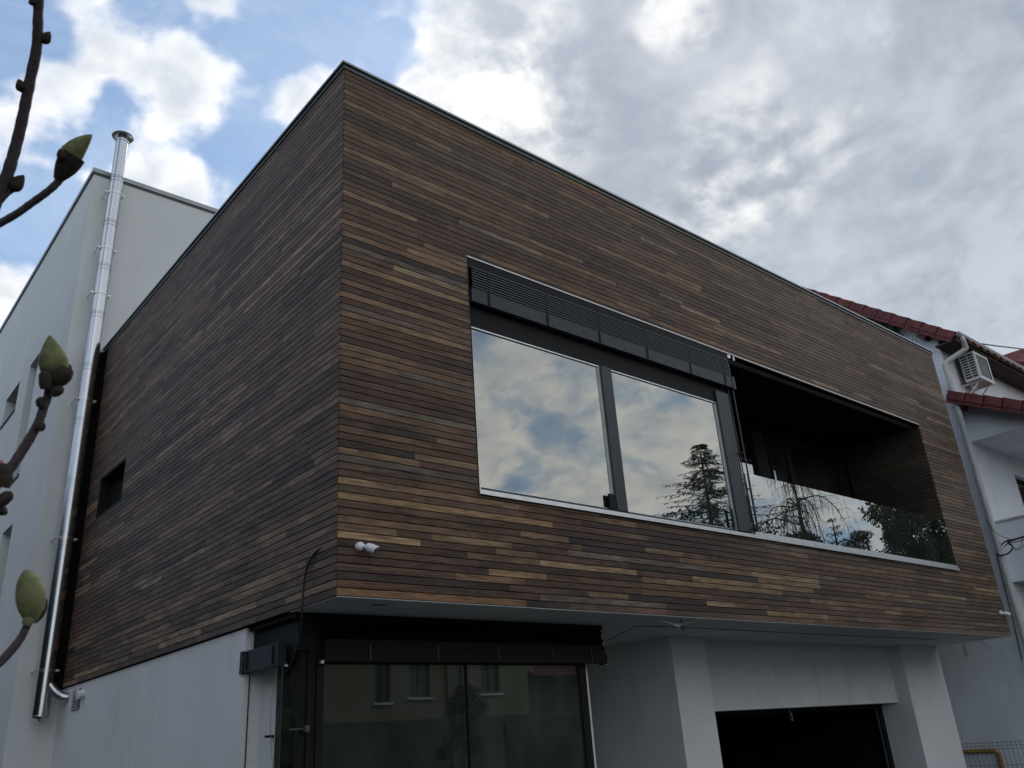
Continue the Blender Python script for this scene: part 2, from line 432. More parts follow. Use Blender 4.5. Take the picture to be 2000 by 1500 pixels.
for r in range(NR):
    z0, z1 = r * PITCH + .004, (r + 1) * PITCH - .004
    runs = [(.0075, OX0), (OX1, W - .004)] if 16 <= r < 55 else [(.0075, W - .004)]
    for a, b in runs:
        for x0, x1, c in split_row(a, b, LIGHT_F.get(r), 0):
            dy = random.uniform(0, .0022)
            planks.append((x0 + .0007, x1 - .0007, dy, .021, z0, z1, c))
    runs = [(.0085, VY0), (VY1, WEND)] if 35 <= r < 45 else [(.0085, WEND)]
    for a, b in runs:
        for y0, y1, c in split_row(a, b, LIGHT_L.get(r), 0):
            dx = random.uniform(0, .0022)
            mu = .6 * sum(c) / 3 + .4 * .075; c = tuple(1.22 * (.62 * v * 1.02 + .38 * mu * w) for v, w in zip(c, (1.42, 1.06, .86)))
            planks.append((dx, .021, y0 + .0007, y1 - .0007, z0, z1, c))
def proj(p):
    q = Vector(p) - CAM; w = q.dot(f_)
    return (1000 + 1655.7 * q.dot(r_) / w, 750 + 1655.7 * q.dot(d_) / w)
def parea(pl):
    x0, x1, y0, y1, z0, z1, _ = pl
    if y1 < .03: cs = [(x0, 0, z0), (x1, 0, z0), (x1, 0, z1), (x0, 0, z1)]
    else: cs = [(0, y0, z0), (0, y1, z0), (0, y1, z1), (0, y0, z1)]
    q = [proj(c) for c in cs]
    return abs(sum(q[i][0] * q[(i + 1) % 4][1] - q[(i + 1) % 4][0] * q[i][1] for i in range(4))) / 2
planks.sort(key=parea, reverse=True)
for pl in planks[:298]:
    H_(MB().box(*pl), 'plank', 'wood')
rest = MB()
for pl in planks[298:]: rest.box(*pl)
H_(rest, 'plank_cladding', 'wood', kind='stuff')
# carcass behind the boards
bk = MB()
bk.box(.024, W - .002, .024, .10, 0.002, OZ0); bk.box(.024, W - .002, .024, .10, OZ1, 5.13)
bk.box(.024, OX0 - .012, .024, .10, OZ0, OZ1); bk.box(OX1 + .024, W - .002, .024, .10, OZ0, OZ1)
bk.box(.024, .10, .10, VY0, .002, 5.13); bk.box(.024, .10, VY1, DY, .002, 5.13)
bk.box(.024, .10, VY0, VY1, .002, VZ0); bk.box(.024, .10, VY0, VY1, VZ1, 5.13)
bk.box(W - .08, W - .001, .10, 9, .002, 5.13)
bk.box(.10, W - .08, .10, 9, 5.05, 5.12)
bk.box(.006, .024, WEND + .002, DY - .002, .002, 5.13)
H_(bk, 'carcass', 'backing')
H_(MB().box(-.075, .0055, 7.62, DY - .001, .01, 5.10), 'black_side_strip', 'backing')  # plain black strip between the flue and the board ends
cp = MB()
cp.box(-.012, W + .012, -.012, .10, 5.131, 5.178); cp.box(-.012, .10, .10, DY - .003, 5.131, 5.178); cp.box(W - .10, W + .012, .10, 9, 5.131, 5.178)
H_(cp, 'coping', 'coping')
cp = MB()
cp.box(-.032, W + .032, -.032, .12, 5.18, 5.204); cp.box(-.032, .12, .12, DY - .003, 5.18, 5.204); cp.box(W - .12, W + .032, .12, 9, 5.18, 5.204)
H_(cp, 'coping_cap', 'coping_lip')
# soffit
sf = MB().box(.012, W - .012, .012, 9, -.004, 0.0); sf.box(.03, W - .03, .03, 9, .0005, .0015)
H_(MB().box(.014, W - .014, .012, .79, -.006, 0.001), 'soffit', 'soffit')
H_(MB().box(3.60, W - .014, .7902, 7.5, -.006, 0.001), 'soffit', 'soffit')
H_(MB().box(.47, .59, .22, .29, -.0075, -.0065), 'soffit_mark', 'mark')

# dark vent window in the left wall
vw = H_(MB().box(.14, .15, VY0, VY1, VZ0, VZ1), 'side_window', 'pane')
fr = MB(); t_ = .035
fr.box(.004, .139, VY0, VY0 + t_, VZ0, VZ1); fr.box(.004, .139, VY1 - t_, VY1, VZ0, VZ1)
fr.box(.004, .139, VY0 + t_, VY1 - t_, VZ0, VZ0 + t_); fr.box(.004, .139, VY0 + t_, VY1 - t_, VZ1 - t_, VZ1)
H_(fr, 'frame', 'frame2', vw)

# ---- big window with raised blind
win = H_(MB().box(OX0 - .002, OX0 + .012, .001, .16, OZ0 + .005, OZ1), 'window_reveal', 'frame2')
fy0, fy1 = .035, .11
f = MB()
f.box(OX0 + .013, OX0 + .03, fy0 + .01, fy1, 1.055, 2.70)
f.box(3.27, 3.43, fy0 - .012, fy1, 1.05, 2.70)
f.box(5.37, 5.63, fy0 - .012, fy1, 1.05, 2.86)
f.box(OX0 + .013, 5.37, fy0, fy1, 1.022, 1.054)
wf = H_(f, 'window_frame', 'frame')
H_(MB().box(OX0 + .013, 5.37, fy0 + .02, fy1, 2.70, 3.36).box(5.3702, 5.63, fy0 + .02, fy1, 2.862, 3.36), 'window_header', 'frame2', wf)
g = MB()
for a, b in ((OX0 + .03, 3.27), (3.43, 5.37)):         # slim gaskets round the panes
    g.box(a, b, fy0 + .014, fy0 + .03, 2.688, 2.70); g.box(a, b, fy0 + .014, fy0 + .03, 1.054, 1.064)
    g.box(b - .022, b, fy0 + .014, fy0 + .03, 1.064, 2.688)
H_(g, 'gasket', 'alu', wf)
H_(MB().box(OX0 + .03, 3.248, fy0 + .03, fy0 + .042, 1.064, 2.688), 'pane', 'glass', wf)
H_(MB().box(3.43, 5.348, fy0 + .03, fy0 + .042, 1.064, 2.688), 'pane', 'glass', wf)
H_(MB().box(5.25, 5.29, .02, .034, 1.055, 1.30).box(3.16, 3.245, .018, .04, 1.056, 1.21), 'window_fitting', 'frame2')
# pale cover strip over the opening and the sill
H_(MB().box(OX0 - .003, OX1, -.006, .20, OZ1 + .001, OZ1 + .012), 'head_trim', 'alu')
H_(MB().box(OX0 + .012, 5.70, .0, .03, 3.34, OZ1), 'head_cover', 'frame2')
sl = MB().box(OX0 - .01, OX1 - .005, -.030, .034, OZ0 - .004, OZ0 + .008).box(OX0 - .01, OX1 - .005, -.030, -.024, OZ0 - .034, OZ0 - .004)
sl.box(OX0 - .01, OX0 + .0, -.03, .0, OZ0 + .008, OZ0 + .03)
sl.box(5.64, OX1 - .005, -.012, .034, OZ0 + .0085, OZ0 + .045)
H_(sl, 'sill', 'alu')
# blind: stacked slats on a bottom rail, cords and clips
blind = H_(MB().box(OX0 + .02, 5.74, -.028, .030, 2.945, 3.09), 'blind', 'bar')
H_(MB().box(OX0 + .02, 5.72, -.030, .028, 3.0905, 3.100).box(5.70, 5.755, -.034, .034, 2.93, 3.105), 'end_cap', 'bar', blind)
for k in range(8):
    z = 3.116 + k * .0305
    mb = MB().box(OX0 + .03, 5.69, -.029, -.0265, z, z + .0085)
    mb.add([(OX0 + .03, -.0264, z + .0085), (5.69, -.0264, z + .0085), (5.69, .030, z + .016), (OX0 + .03, .030, z + .016),
            (OX0 + .03, -.0264, z + .0070), (5.69, -.0264, z + .0070), (5.69, .030, z + .0145), (OX0 + .03, .030, z + .0145)],
           [(0, 1, 2, 3), (4, 7, 6, 5), (0, 4, 5, 1), (2, 6, 7, 3), (0, 3, 7, 4), (1, 5, 6, 2)])
    H_(mb, 'slat', 'slat', blind)
for k, x in enumerate((1.66, 2.46, 3.25, 4.05, 4.85, 5.55)):
    H_(MB().box(x - .002, x + .002, -.033, -.031, 3.10, 3.37).box(x - .012, x + .012, -.036, -.0285, 2.955, 3.092), 'clip', 'frame2', blind)
H_(MB().tube([(5.72, .0, 3.30), (5.72, .0, 1.06)], .0105).tube([(5.665, .03, 2.93), (5.665, .03, 1.06)], .008), 'blind_guide', 'frame')
H_(MB().box(5.60, 5.72, -.008, .008, 2.05, 2.065).box(5.60, 5.72, -.008, .008, 1.085, 1.10), 'guide_bracket', 'frame2')
H_(MB().box(5.74, 5.80, .0, .04, 3.40, 3.445).box(5.86, 5.885, -.004, .02, 3.385, 3.445), 'trim_bracket', 'alu')

# ---- terrace (loggia)
LD = 1.42
lg = MB()
lg.box(5.63, 5.70, .12, LD, OZ0, OZ1)
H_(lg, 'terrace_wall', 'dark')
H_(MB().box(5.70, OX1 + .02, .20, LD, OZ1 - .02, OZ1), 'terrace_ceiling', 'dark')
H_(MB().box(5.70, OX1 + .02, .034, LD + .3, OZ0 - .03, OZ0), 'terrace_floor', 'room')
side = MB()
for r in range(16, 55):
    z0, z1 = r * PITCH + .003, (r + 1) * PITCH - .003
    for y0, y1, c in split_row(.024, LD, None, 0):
        side.box(OX1, OX1 + .021, y0, y1 - .001, z0, z1, tuple(v * .17 for v in c))  # recess shade put into the board colours
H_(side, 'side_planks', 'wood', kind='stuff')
for x, y, z in ((6.35, .7, OZ1 - .022), (8.9, .7, OZ1 - .022)):
    H_(lathe(MB(), (x, y, z), (0, 0, -1), [(0, .03), (.006, .03)], 14), 'downlight', 'steel_dull')
bw = H_(MB().box(9.10, 9.22, LD - .03, LD + .08, OZ0, OZ1 - .02).box(9.2201, OX1 + .02, LD - .01, LD + .1, 3.2, OZ1 - .02), 'terrace_door_frame', 'frame2')
H_(MB().box(5.70, 5.80, LD, LD + .08, OZ0, OZ1 - .02), 'terrace_post', 'frame2')
H_(MB().box(8.18, 8.50, LD - .03, LD + .08, OZ0, OZ1 - .02), 'terrace_post', 'frame2')
H_(MB().box(8.60, 8.635, LD - .01, LD + .05, OZ0, OZ1 - .02), 'terrace_post', 'frame2')
H_(MB().box(10.70, 10.78, LD - .03, LD + .08, OZ0, 3.199), 'terrace_post', 'frame2')
for a, b in ((5.80, 8.10), (8.12, 8.178), (8.502, 8.598), (8.636, 9.098), (9.222, 10.698), (10.782, OX1 + .02)):
    H_(MB().box(a, b, LD + .02, LD + .03, OZ0, 3.2 if a > 9.2 else OZ1 - .02), 'pane', 'back_glass', bw)
bal = H_(MB().box(5.65, OX1 - .004, -.010, .032, OZ0 + .0455, OZ0 + .052), 'balustrade', 'alu')
for a, b in ((5.66, 7.978), (7.986, OX1 - .006)):
    H_(MB().box(a, b, .004, .016, OZ0 + .052, 1.80), 'glass_panel', 'rail_glass', bal)

# ---- rooms behind the glass
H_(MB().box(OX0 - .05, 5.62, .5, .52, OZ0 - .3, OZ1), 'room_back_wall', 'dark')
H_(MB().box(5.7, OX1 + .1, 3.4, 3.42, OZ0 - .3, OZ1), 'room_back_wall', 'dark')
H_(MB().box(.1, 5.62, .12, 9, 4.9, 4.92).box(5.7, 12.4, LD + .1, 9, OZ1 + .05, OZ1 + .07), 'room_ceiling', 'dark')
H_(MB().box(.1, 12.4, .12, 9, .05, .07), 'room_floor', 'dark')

# ---- ground floor, left wall
H_(MB().box(.03, .30, 1.65, DY + .02, GZ, -.012), 'lower_wall', 'render')
H_(MB().box(.032, .2, 1.652, DY, -.012, 0.0), 'shadow_joint', 'backing')
# corner window: side leaf
cw = H_(MB().box(.30, .36, 1.24, 1.36, GZ, -.30).box(.30, .36, .90, .97, GZ, -.30).box(.14, .20, .82, .89, GZ, -.20), 'corner_window', 'frame2')
H_(MB().box(.2, .30, 1.36, 1.649, GZ, -.03), 'window_reveal', 'render')
H_(MB().box(.13, .30, 1.37, 1.40, -.93, -.91), 'reveal_joint', 'frame2', cw)
H_(MB().box(.325, .335, .97, 1.24, GZ, -.30), 'pane', 'low_glass', cw)
H_(MB().box(.145, .155, .89, 1.24, GZ, -.40).box(.225, .228, .90, 1.3, GZ, -.9), 'pane', 'low_glass', cw)
# front leaf
H_(MB().box(.20, .27, .80, .90, GZ, 0).box(.271, .335, .78, .86, GZ, -.30).box(3.25, 3.345, .79, .87, GZ, -.12).box(.335, 3.25, .80, .87, -.40, -.30)
   .box(1.80, 1.812, .795, .83, GZ, -.40), 'window_frame', 'frame2', cw)
H_(MB().box(.335, 1.80, .815, .825, GZ, -.40), 'pane', 'low_glass', cw)
H_(MB().box(1.812, 3.25, .815, .825, GZ, -.40), 'pane', 'low_glass', cw)
H_(MB().box(3.345, 3.355, .80, .87, GZ, -.12), 'edge_strip', 'backing', cw)
# dark header and folded blinds
hd = MB()
hd.box(.10, 3.58, .79, .90, -.30, -.008); hd.box(.10, .19, .90, 1.64, -.36, -.008)
hd.box(.04, 3.60, .74, .785, -.05, -.007); hd.box(.05, .095, .786, 1.64, -.04, -.008)
H_(hd, 'blind_housing', 'frame2')
fb = H_(MB().box(.30, 3.52, .70, .765, -.395, -.215), 'folded_blind', 'frame2')
for k in range(7):
    z = -.200 + k * .022
    H_(MB().box(.29, 3.50 + random.uniform(-.02, .02), .690 + random.uniform(0, .01), .772, z, z + .004), 'slat', 'frame2', fb)
for x in (.72, 1.42, 2.12, 2.82, 3.36):
    H_(MB().box(x - .003, x + .003, .692, .6985, -.38, -.25), 'clip', 'slat', fb)
jag = [(3.525, .70, -.05), (3.55, .70, -.09), (3.53, .70, -.13), (3.56, .70, -.17), (3.535, .70, -.21), (3.57, .70, -.25), (3.56, .70, -.29), (3.60, .70, -.32), (3.585, .70, -.40), (3.52, .70, -.41), (3.50, .70, -.05)]
H_(MB().prism(jag, (0, .06, 0)), 'end_bracket', 'frame2', fb)
H_(MB().box(3.575, 3.60, .70, .76, -.412, -.404), 'end_cap', 'alu', fb)
fb2 = H_(MB().box(.012, .075, .97, 1.69, -.395, -.215), 'folded_blind', 'lowbar')
H_(MB().box(.006, .082, 1.64, 1.70, -.40, -.21), 'end_cap', 'lowbar', fb2)
H_(MB().box(.006, .08, .955, .99, -.40, -.21), 'end_cap', 'lowbar', fb2)
H_(MB().box(.0, .0115, 1.05, 1.058, -.38, -.23).box(.0, .0115, 1.56, 1.568, -.38, -.23), 'clip', 'frame2', fb2)
H_(MB().tube([(.045, 1.66, -.40), (.045, 1.66, GZ)], .006).tube([(.07, 1.62, -.40), (.07, 1.62, GZ)], .006).tube([(.05, .945, -.41), (.05, .945, GZ)], .007), 'blind_guide', 'frame')
H_(MB().box(.05, .22, .78, .79, -.90, -.888).box(.17, .20, .75, .79, -.92, -.87), 'guide_bracket', 'slat')
H_(MB().box(.06, .085, .925, .95, -.412, -.395).box(.27, .295, .71, .74, -.41, -.385), 'bracket_cap', 'alu')
# interior seen dimly
H_(MB().box(.4, 3.5, 4.0, 4.1, GZ, 0).box(.4, 3.3, .93, 4, -.3, -.28), 'room_back_wall', 'room')
H_(MB().box(.42, .46, 1.0, 1.16, GZ, -.4), 'curtain', 'curtain')
H_(MB().box(3.36, 3.46, .88, 6.5, GZ, -.008), 'niche_wall', 'render')

# ---- piers, lintel, garage
PY = 1.27
H_(MB().box(5.34, 6.01, PY, 6.5, GZ, -.007), 'pier', 'render')
H_(MB().box(11.15, 12.50, PY, 6.5, GZ, -.007), 'pier', 'render')
LY = 1.50
H_(MB().box(6.01, 11.15, LY, 1.85, -.885, -.007), 'lintel', 'render')
H_(MB().box(3.46, 5.34, 6.4, 6.5, GZ, -.007), 'niche_back_wall', 'render')
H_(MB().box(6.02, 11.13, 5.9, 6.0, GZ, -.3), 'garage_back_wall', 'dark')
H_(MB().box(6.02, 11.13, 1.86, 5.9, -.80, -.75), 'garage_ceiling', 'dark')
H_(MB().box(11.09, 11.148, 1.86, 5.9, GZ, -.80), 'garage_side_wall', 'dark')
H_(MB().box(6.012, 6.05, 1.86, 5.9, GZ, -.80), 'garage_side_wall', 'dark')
H_(MB().box(11.03, 11.145, 1.80, 1.858, GZ, -.887).box(6.015, 11.03, 1.80, 1.858, -.95, -.887), 'garage_door_frame', 'frame2')
for z in (-1.72, -2.12): H_(MB().box(7.9, 10.6, 5.5, 5.88, z, z + .04), 'garage_shelf', 'room')
for x in (7.86, 9.2, 10.6): H_(MB().box(x, x + .04, 5.5, 5.88, GZ, -1.35), 'shelf_post', 'room')
H_(MB().box(11.00, 11.025, 1.83, 1.85, GZ, -.95), 'door_track', 'coping_lip')

# ---- tall white rear volume
TX, TY, TZ = -.55, DY + .003, 8.44
wins = [(9.83, 10.54, 3.6, 5.87), (11.30, 12.45, 5.28, 5.86), (9.66, 10.41, .3, 2.72), (13.6, 14.6, 3.3, 5.8), (11.4, 12.4, 1.9, 2.7)]
ys = sorted({TY + .15, 20.0, *[w[0] for w in wins], *[w[1] for w in wins]}); zs_ = sorted({GZ, TZ, *[w[2] for w in wins], *[w[3] for w in wins]})
tw = MB().box(TX, 12.4, TY, TY + .15, GZ, TZ)
for i in range(len(ys) - 1):
    for k in range(len(zs_) - 1):
        yc, zc_ = (ys[i] + ys[i + 1]) / 2, (zs_[k] + zs_[k + 1]) / 2
        if any(w[0] < yc < w[1] and w[2] < zc_ < w[3] for w in wins): continue
        tw.box(TX, TX + .42, ys[i], ys[i + 1], zs_[k], zs_[k + 1])
H_(tw, 'tower_wall', 'tower')
for y0, y1, z0, z1 in wins:
    w_ = H_(MB().box(TX + .40, TX + .419, y0, y1, z0, z1), 'tower_window', 'pane')
    H_(MB().box(TX - .03, TX + .39, y0 + .001, y1 + .03, z0 - .03, z0 + .012), 'sill', 'coping', w_)
H_(MB().box(TX - .03, 12.4, TY - .03, TY + .2, TZ + .002, TZ + .085).box(TX - .03, TX + .2, TY + .2, 20, TZ + .002, TZ + .085), 'tower_coping', 'coping_lip')
H_(MB().box(TX - .012, 12.4, TY - .012, TY + .1, TZ - .035, TZ + .001).box(TX - .012, TX + .2, TY + .1, 20, TZ - .035, TZ + .001), 'coping_fascia', 'coping')

# vent grille in the lower wall
vg = empty('wall_vent', (.02, 6.82, -.22), label='small louvred vent grille in the white wall under the timber', cat='vent')
def ab(mb, name, m_, root):                            # world-space mesh under an offset empty
    o = mb.build(name, M[m_]); o.parent = root; o.location = -Vector(root.location); return o
ab(MB().box(.018, .029, 6.66, 6.99, -.33, -.08), 'backplate', 'coping', vg)
for k in range(7):
    z = -.315 + k * .034
    ab(MB().obox((.010, 6.825, z), (.011, 0, -.007), (0, .15, 0), (.001, 0, .002)), 'louvre', 'white_plastic', vg)
pc = empty('outlet_pipe', (.0, 6.53, -.15), label='small grey outlet pipe stub beside the louvred vent', cat='pipe')
ab(lathe(MB(), (.029, 6.53, -.15), (-1, 0, -.2), [(0, .05), (.05, .05), (.06, .058), (.09, .058)], 14), 'pipe_stub', 'white_plastic', pc)

# ------------------------------------------------------------------ flue
FX, FY = -.235, 7.45
fl = empty('flue_pipe', (FX, FY, -.35), label='tall polished steel chimney flue fixed to the white wall', cat='chimney')
def flue_section(a, b):
    mb = MB()
    lathe(mb, (FX, FY, a + .001), (0, 0, 1), [(0, .1025), (b - a - .002, .1025)], 40)
    for z in (a + .020, a + .052, b - .045):
        lathe(mb, (FX, FY, z), (0, 0, 1), [(0, .1035), (.009, .1035)], 40)
        lathe(mb, (FX, FY, z + .0025), (0, 0, 1), [(0, .1085), (.005, .1085)], 40)
    return mb
joints = [-.35, .0, .95, 1.90, 2.85, 3.80, 4.70, 5.62, 6.50, 7.35, 8.25, 9.10]
for a, b in zip(joints[:-1], joints[1:]):
    ab(flue_section(a, b), 'section', 'steel', fl)
for z in (.2, 2.0, 4.15, 6.0, 6.85, 7.95):
    c = MB()
    lathe(c, (FX, FY, z), (0, 0, 1), [(0, .1065), (.04, .1065)], 32)
    c.box(FX - .155, FX - .106, FY - .006, FY + .006, z + .003, z + .037); c.box(FX + .106, FX + .155, FY - .006, FY + .006, z + .003, z + .037)
    c.tube([(FX - .135, FY, z + .02), (FX - .135, TY, z + .02)], .008, 8); c.tube([(FX + .135, FY, z + .02), (FX + .135, TY, z + .02)], .008, 8)
    c.tube([(FX - .135, FY - .03, z + .02), (FX - .135, FY + .03, z + .02)], .016, 8); c.tube([(FX + .135, FY - .03, z + .02), (FX + .135, FY + .03, z + .02)], .016, 8)
    ab(c, 'clamp', 'steel_dull', fl)
ab(lathe(MB(), (FX, FY, 9.10), (0, 0, 1), [(0, .080), (.09, .080)], 24), 'collar', 'steel_dull', fl)
ab(lathe(MB(), (FX, FY, 9.175), (0, 0, 1), [(0, .075), (.001, .175), (.012, .182), (.06, .10), (.075, .02)], 32), 'cap', 'steel_dull', fl)
ab(lathe(MB(), (FX, FY, -.35), (0, 0, -1), [(0, .103), (.02, .11), (.05, .03), (.07, .02)], 24), 'drain', 'steel', fl)
ab(MB().tube(smooth_path([(FX + .02, FY - .02, .08), (FX + .12, FY - .09, -.06), (FX + .20, FY - .16, -.13), (.03, FY - .18, -.14)], 5), .058, 18), 'tee_branch', 'steel_dull', fl)

# ------------------------------------------------------------------ security cameras, cables, lamp wires
def seccam(x, z, label, sc=.9):
    r = empty('security_camera', (x, 0, z), label=label, cat='camera', group='white security cameras on the timber front')
    ab(lathe(MB(), (x, -.001, z), (0, -1, 0), [(0, .040 * sc), (.026 * sc, .040 * sc), (.040 * sc, .034 * sc), (.048 * sc, .018 * sc)], 24), 'base', 'white_plastic', r)
    ab(MB().tube([(x, -.035 * sc, z), (x + .035 * sc, -.06 * sc, z - .008 * sc), (x + .055 * sc, -.065 * sc, z - .012 * sc)], .017 * sc, 14), 'joint', 'white_plastic', r)
    p = Vector((x + .05 * sc, -.062 * sc, z - .008 * sc)); ax = Vector((.62, -.52, -.40)).normalized()
    ab(lathe(MB(), p, ax, [(-.020 * sc, .012 * sc), (-.012 * sc, .030 * sc), (.012 * sc, .039 * sc), (.075 * sc, .041 * sc), (.077 * sc, .036 * sc)], 24), 'body', 'white_plastic', r)
    ab(lathe(MB(), p + ax * .0772 * sc, ax, [(0, .035 * sc), (.003 * sc, .034 * sc)], 24), 'lens', 'black_plastic', r)
    # brow over the lens
    u = Vector((0, 0, 1)); s_ = ax.cross(u).normalized(); u = s_.cross(ax)
    mb = MB(); n = 12; rr = .0418 * sc
    vv = []
    for k in range(n + 1):
        a = math.pi * k / n
        o = s_ * math.cos(a) + u * math.sin(a)
        vv += [p + ax * .07 * sc + o * rr, p + ax * (.078 + .024 * math.sin(a)) * sc + o * rr, p + ax * .07 * sc + o * rr * .93, p + ax * (.078 + .022 * math.sin(a)) * sc + o * rr * .93]
    mb.add(vv, [(4 * k, 4 * k + 4, 4 * k + 5, 4 * k + 1) for k in range(n)] + [(4 * k + 2, 4 * k + 3, 4 * k + 7, 4 * k + 6) for k in range(n)] + [(4 * k + 1, 4 * k + 5, 4 * k + 7, 4 * k + 3) for k in range(n)], smooth=True)
    ab(mb, 'hood', 'white_plastic', r)
seccam(.195, .385, 'larger white bullet security camera near the timber corner, left end of the front')
seccam(12.28, .36, 'small white security camera at the far right end of the timber front')

def cable(name, pts, r, m_, label, cat='cable', group=None, n=6):
    pts = smooth_path(pts, n); o = MB().tube(pts, r, 8).build(name, M[m_], loc=pts[0]); return tag(o, label, cat, group)
cable('hanging_cable', [(.01, .23, .42), (-.01, .36, .375), (-.02, .45, .27), (-.02, .49, .12), (-.02, .50, -.05), (.02, .60, -.22), (.05, .78, -.38), (.06, .93, -.48)], .0085, 'cable',
      'thick black cable looping out of the timber corner down past the dark blinds')
cable('thin_wire', [(.02, .98, -.42), (.01, 1.03, -.60), (.0, 1.02, -.85), (.01, .98, -1.12), (.03, .93, -1.25), (.05, .87, -1.38), (.06, .86, -1.52)], .0028, 'wire_g',
      'thin pale green wire dangling beside the corner window')
cable('soffit_wire', [(3.60, .70, -.17), (3.9, .62, -.06), (4.19, .59, -.016), (6.4, .59, -.014), (9.0, .58, -.018), (11.0, .58, -.014)], .004, 'cable',
      'thin dark wire running along the grey soffit above the garage')
lw = cable('lamp_wires', [(3.90, .25, -.010), (4.02, .22, -.02), (4.12, .20, -.05), (4.20, .20, -.07)], .011, 'wire_w', 'white wires with black connectors poking out of the soffit edge', cat='wires')
for pts, r, m_ in (([(4.20, .20, -.07), (4.23, .19, -.05), (4.17, .21, -.05), (4.22, .2, -.075)], .010, 'wire_w'), ([(4.22, .2, -.06), (4.40, .12, -.02), (4.52, .07, .0)], .0025, 'wire_w'),
                   ([(4.21, .17, -.03), (4.23, .17, .0)], .010, 'cable'), ([(4.235, .18, -.08), (4.25, .18, -.115)], .010, 'cable')):
    o = MB().tube(smooth_path(pts, 4), r, 8).build('wire_end', M[m_]); o.parent = lw; o.location = -Vector(lw.location)
def loop_cable(x, y, z, drop, w, label):
    pts = [(x, y, z), (x, y, z - drop)]
    for k in range(13):
        a = math.pi / 2 + 2 * math.pi * k / 12
        pts.append((x + w * .55 * math.cos(a) + .03, y + .01 * k / 12, z - drop - w + w * math.sin(a)))
    cable('loop_cable', pts, .006, 'wire_g', label, group='looped cables waiting for lamps', n=3)
loop_cable(12.35, .75, -.005, .06, .085, 'grey cable loop hanging from the soffit near its right end')
loop_cable(8.15, 1.60, -.886, .07, .05, 'grey cable loop hanging from the top of the dark garage opening')
cable('loose_wire', [(12.45, .50, -.006), (12.50, .48, -.05), (12.58, .44, -.11), (12.62, .42, -.16)], .003, 'cable', 'short loose dark wire end below the soffit corner beside the downpipe')

# ------------------------------------------------------------------ neighbour's house
NXW, NYF = 13.85, .30
nb = empty('white_house', (NXW, NYF, GZ), label='white rendered neighbour house with dark red tiled roof', cat='house')
def N_(mb, name, m_, par=None, kind=None):
    o = mb.build(name, M[m_]); o.parent = par or nb
    if par is None: o.location = -Vector(nb.location)
    if kind: o['kind'] = kind
    return o
PS = .834                                              # roof pitch
RY = 5.2; ZE = 5.86
def roofz(y): return ZE + PS * (y + .06)
gp = [(NXW, NYF, GZ), (NXW, 10.1, GZ), (NXW, 10.1, roofz(NYF) - .22), (NXW, RY, roofz(RY) - .22), (NXW, NYF, roofz(NYF) - .22)]
N_(MB().prism(gp, (.3, 0, 0)), 'gable_wall', 'nwall')
f = MB()                                               # street facade with a window
f.box(NXW + .3, 15.82, NYF, NYF + .3, GZ, 6.0); f.box(17.2, 24, NYF, NYF + .3, GZ, 6.0)
f.box(15.82, 17.2, NYF, NYF + .3, GZ, 2.3); f.box(15.82, 17.2, NYF, NYF + .3, 3.34, 6.0)
N_(f, 'facade', 'nwall')
nw = N_(MB().box(15.82, 17.2, NYF + .14, NYF + .15, 2.3, 3.34), 'window', 'pane')
o = MB().box(15.82, 15.88, NYF + .10, NYF + .139, 2.3, 3.34).box(15.88, 17.2, NYF + .10, NYF + .139, 3.28, 3.34).build('frame', M['frame2']); o.parent = nw
# roof body
sd = Vector((0, 1, PS)).normalized(); nrm = Vector((0, -PS, 1)).normalized()
rp = [(13.66, -.12, roofz(-.12) - .05), (13.66, RY, roofz(RY) - .05), (13.66, 10.6, roofz(-.2) - .05), (13.66, 10.6, roofz(-.2) - .14), (13.66, RY, roofz(RY) - .14), (13.66, -.12, roofz(-.12) - .14)]
N_(MB().prism(rp, (10.4, 0, 0)), 'roof_deck', 'eave')
rl = 36 ; k = 0
step = .345
y = -.14
while y < RY - .1:                                     # verge tiles, one by one
    c = Vector((13.74, y + .5 * step * sd.y, 0)); c.z = roofz(c.y) + .035
    t = MB().obox(c, (.17, 0, 0), (sd * (step * .56)) + nrm * -.012, nrm * .018)
    t.obox(c + Vector((-.155, 0, 0)) - nrm * .062, (.020, 0, 0), sd * (step * .53) + nrm * -.010, nrm * .072)
    t.obox(c + Vector((-.140, 0, 0)) - nrm * .165, (.015, 0, 0), sd * (step * .52) + nrm * -.008, nrm * .045)
    N_(t, 'verge_tile', 'tile')
    y += step * sd.y
# field tiles: wavy sheet
fs = MB(); nx, ny = 150, 14
fv = []
for j in range(ny + 1):
    for i in range(nx + 1):
        x = 13.9 + 10.0 * i / nx; yy = -.22 + (RY + .22) * j / ny
        w_ = .022 * math.cos(2 * math.pi * i / 5)
        fv.append((x, yy, roofz(yy) + .03 + w_))
fv2 = [(a, b, c - .02) for a, b, c in fv]
q = lambda o, fl_: [((j * (nx + 1) + i + o), (j * (nx + 1) + i + 1 + o), ((j + 1) * (nx + 1) + i + 1 + o), ((j + 1) * (nx + 1) + i + o)) for j in range(ny) for i in range(nx)]
fs.add(fv + fv2, q(0, 0) + [t[::-1] for t in q(len(fv), 0)] + [(i, i + len(fv), i + 1 + len(fv), i + 1) for i in range(nx)])
N_(fs, 'roof_tiles', 'tile', kind='stuff')
N_(MB().prism([(13.9, RY, roofz(RY) + .04), (13.9, 10.6, roofz(-.2) + .04), (13.9, 10.6, roofz(-.2)), (13.9, RY, roofz(RY))], (10, 0, 0)), 'rear_roof', 'tile')
N_(MB().box(13.62, 24, -.10, NYF + .002, ZE - .16, ZE - .13), 'eave_boards', 'eave')
for y in (.50, 2.4, 4.3):
    z = roofz(y) - .25
    N_(MB().obox((13.74, y, z), (.11, 0, 0), sd * .09, nrm * .075), 'rafter_end', 'rafter')
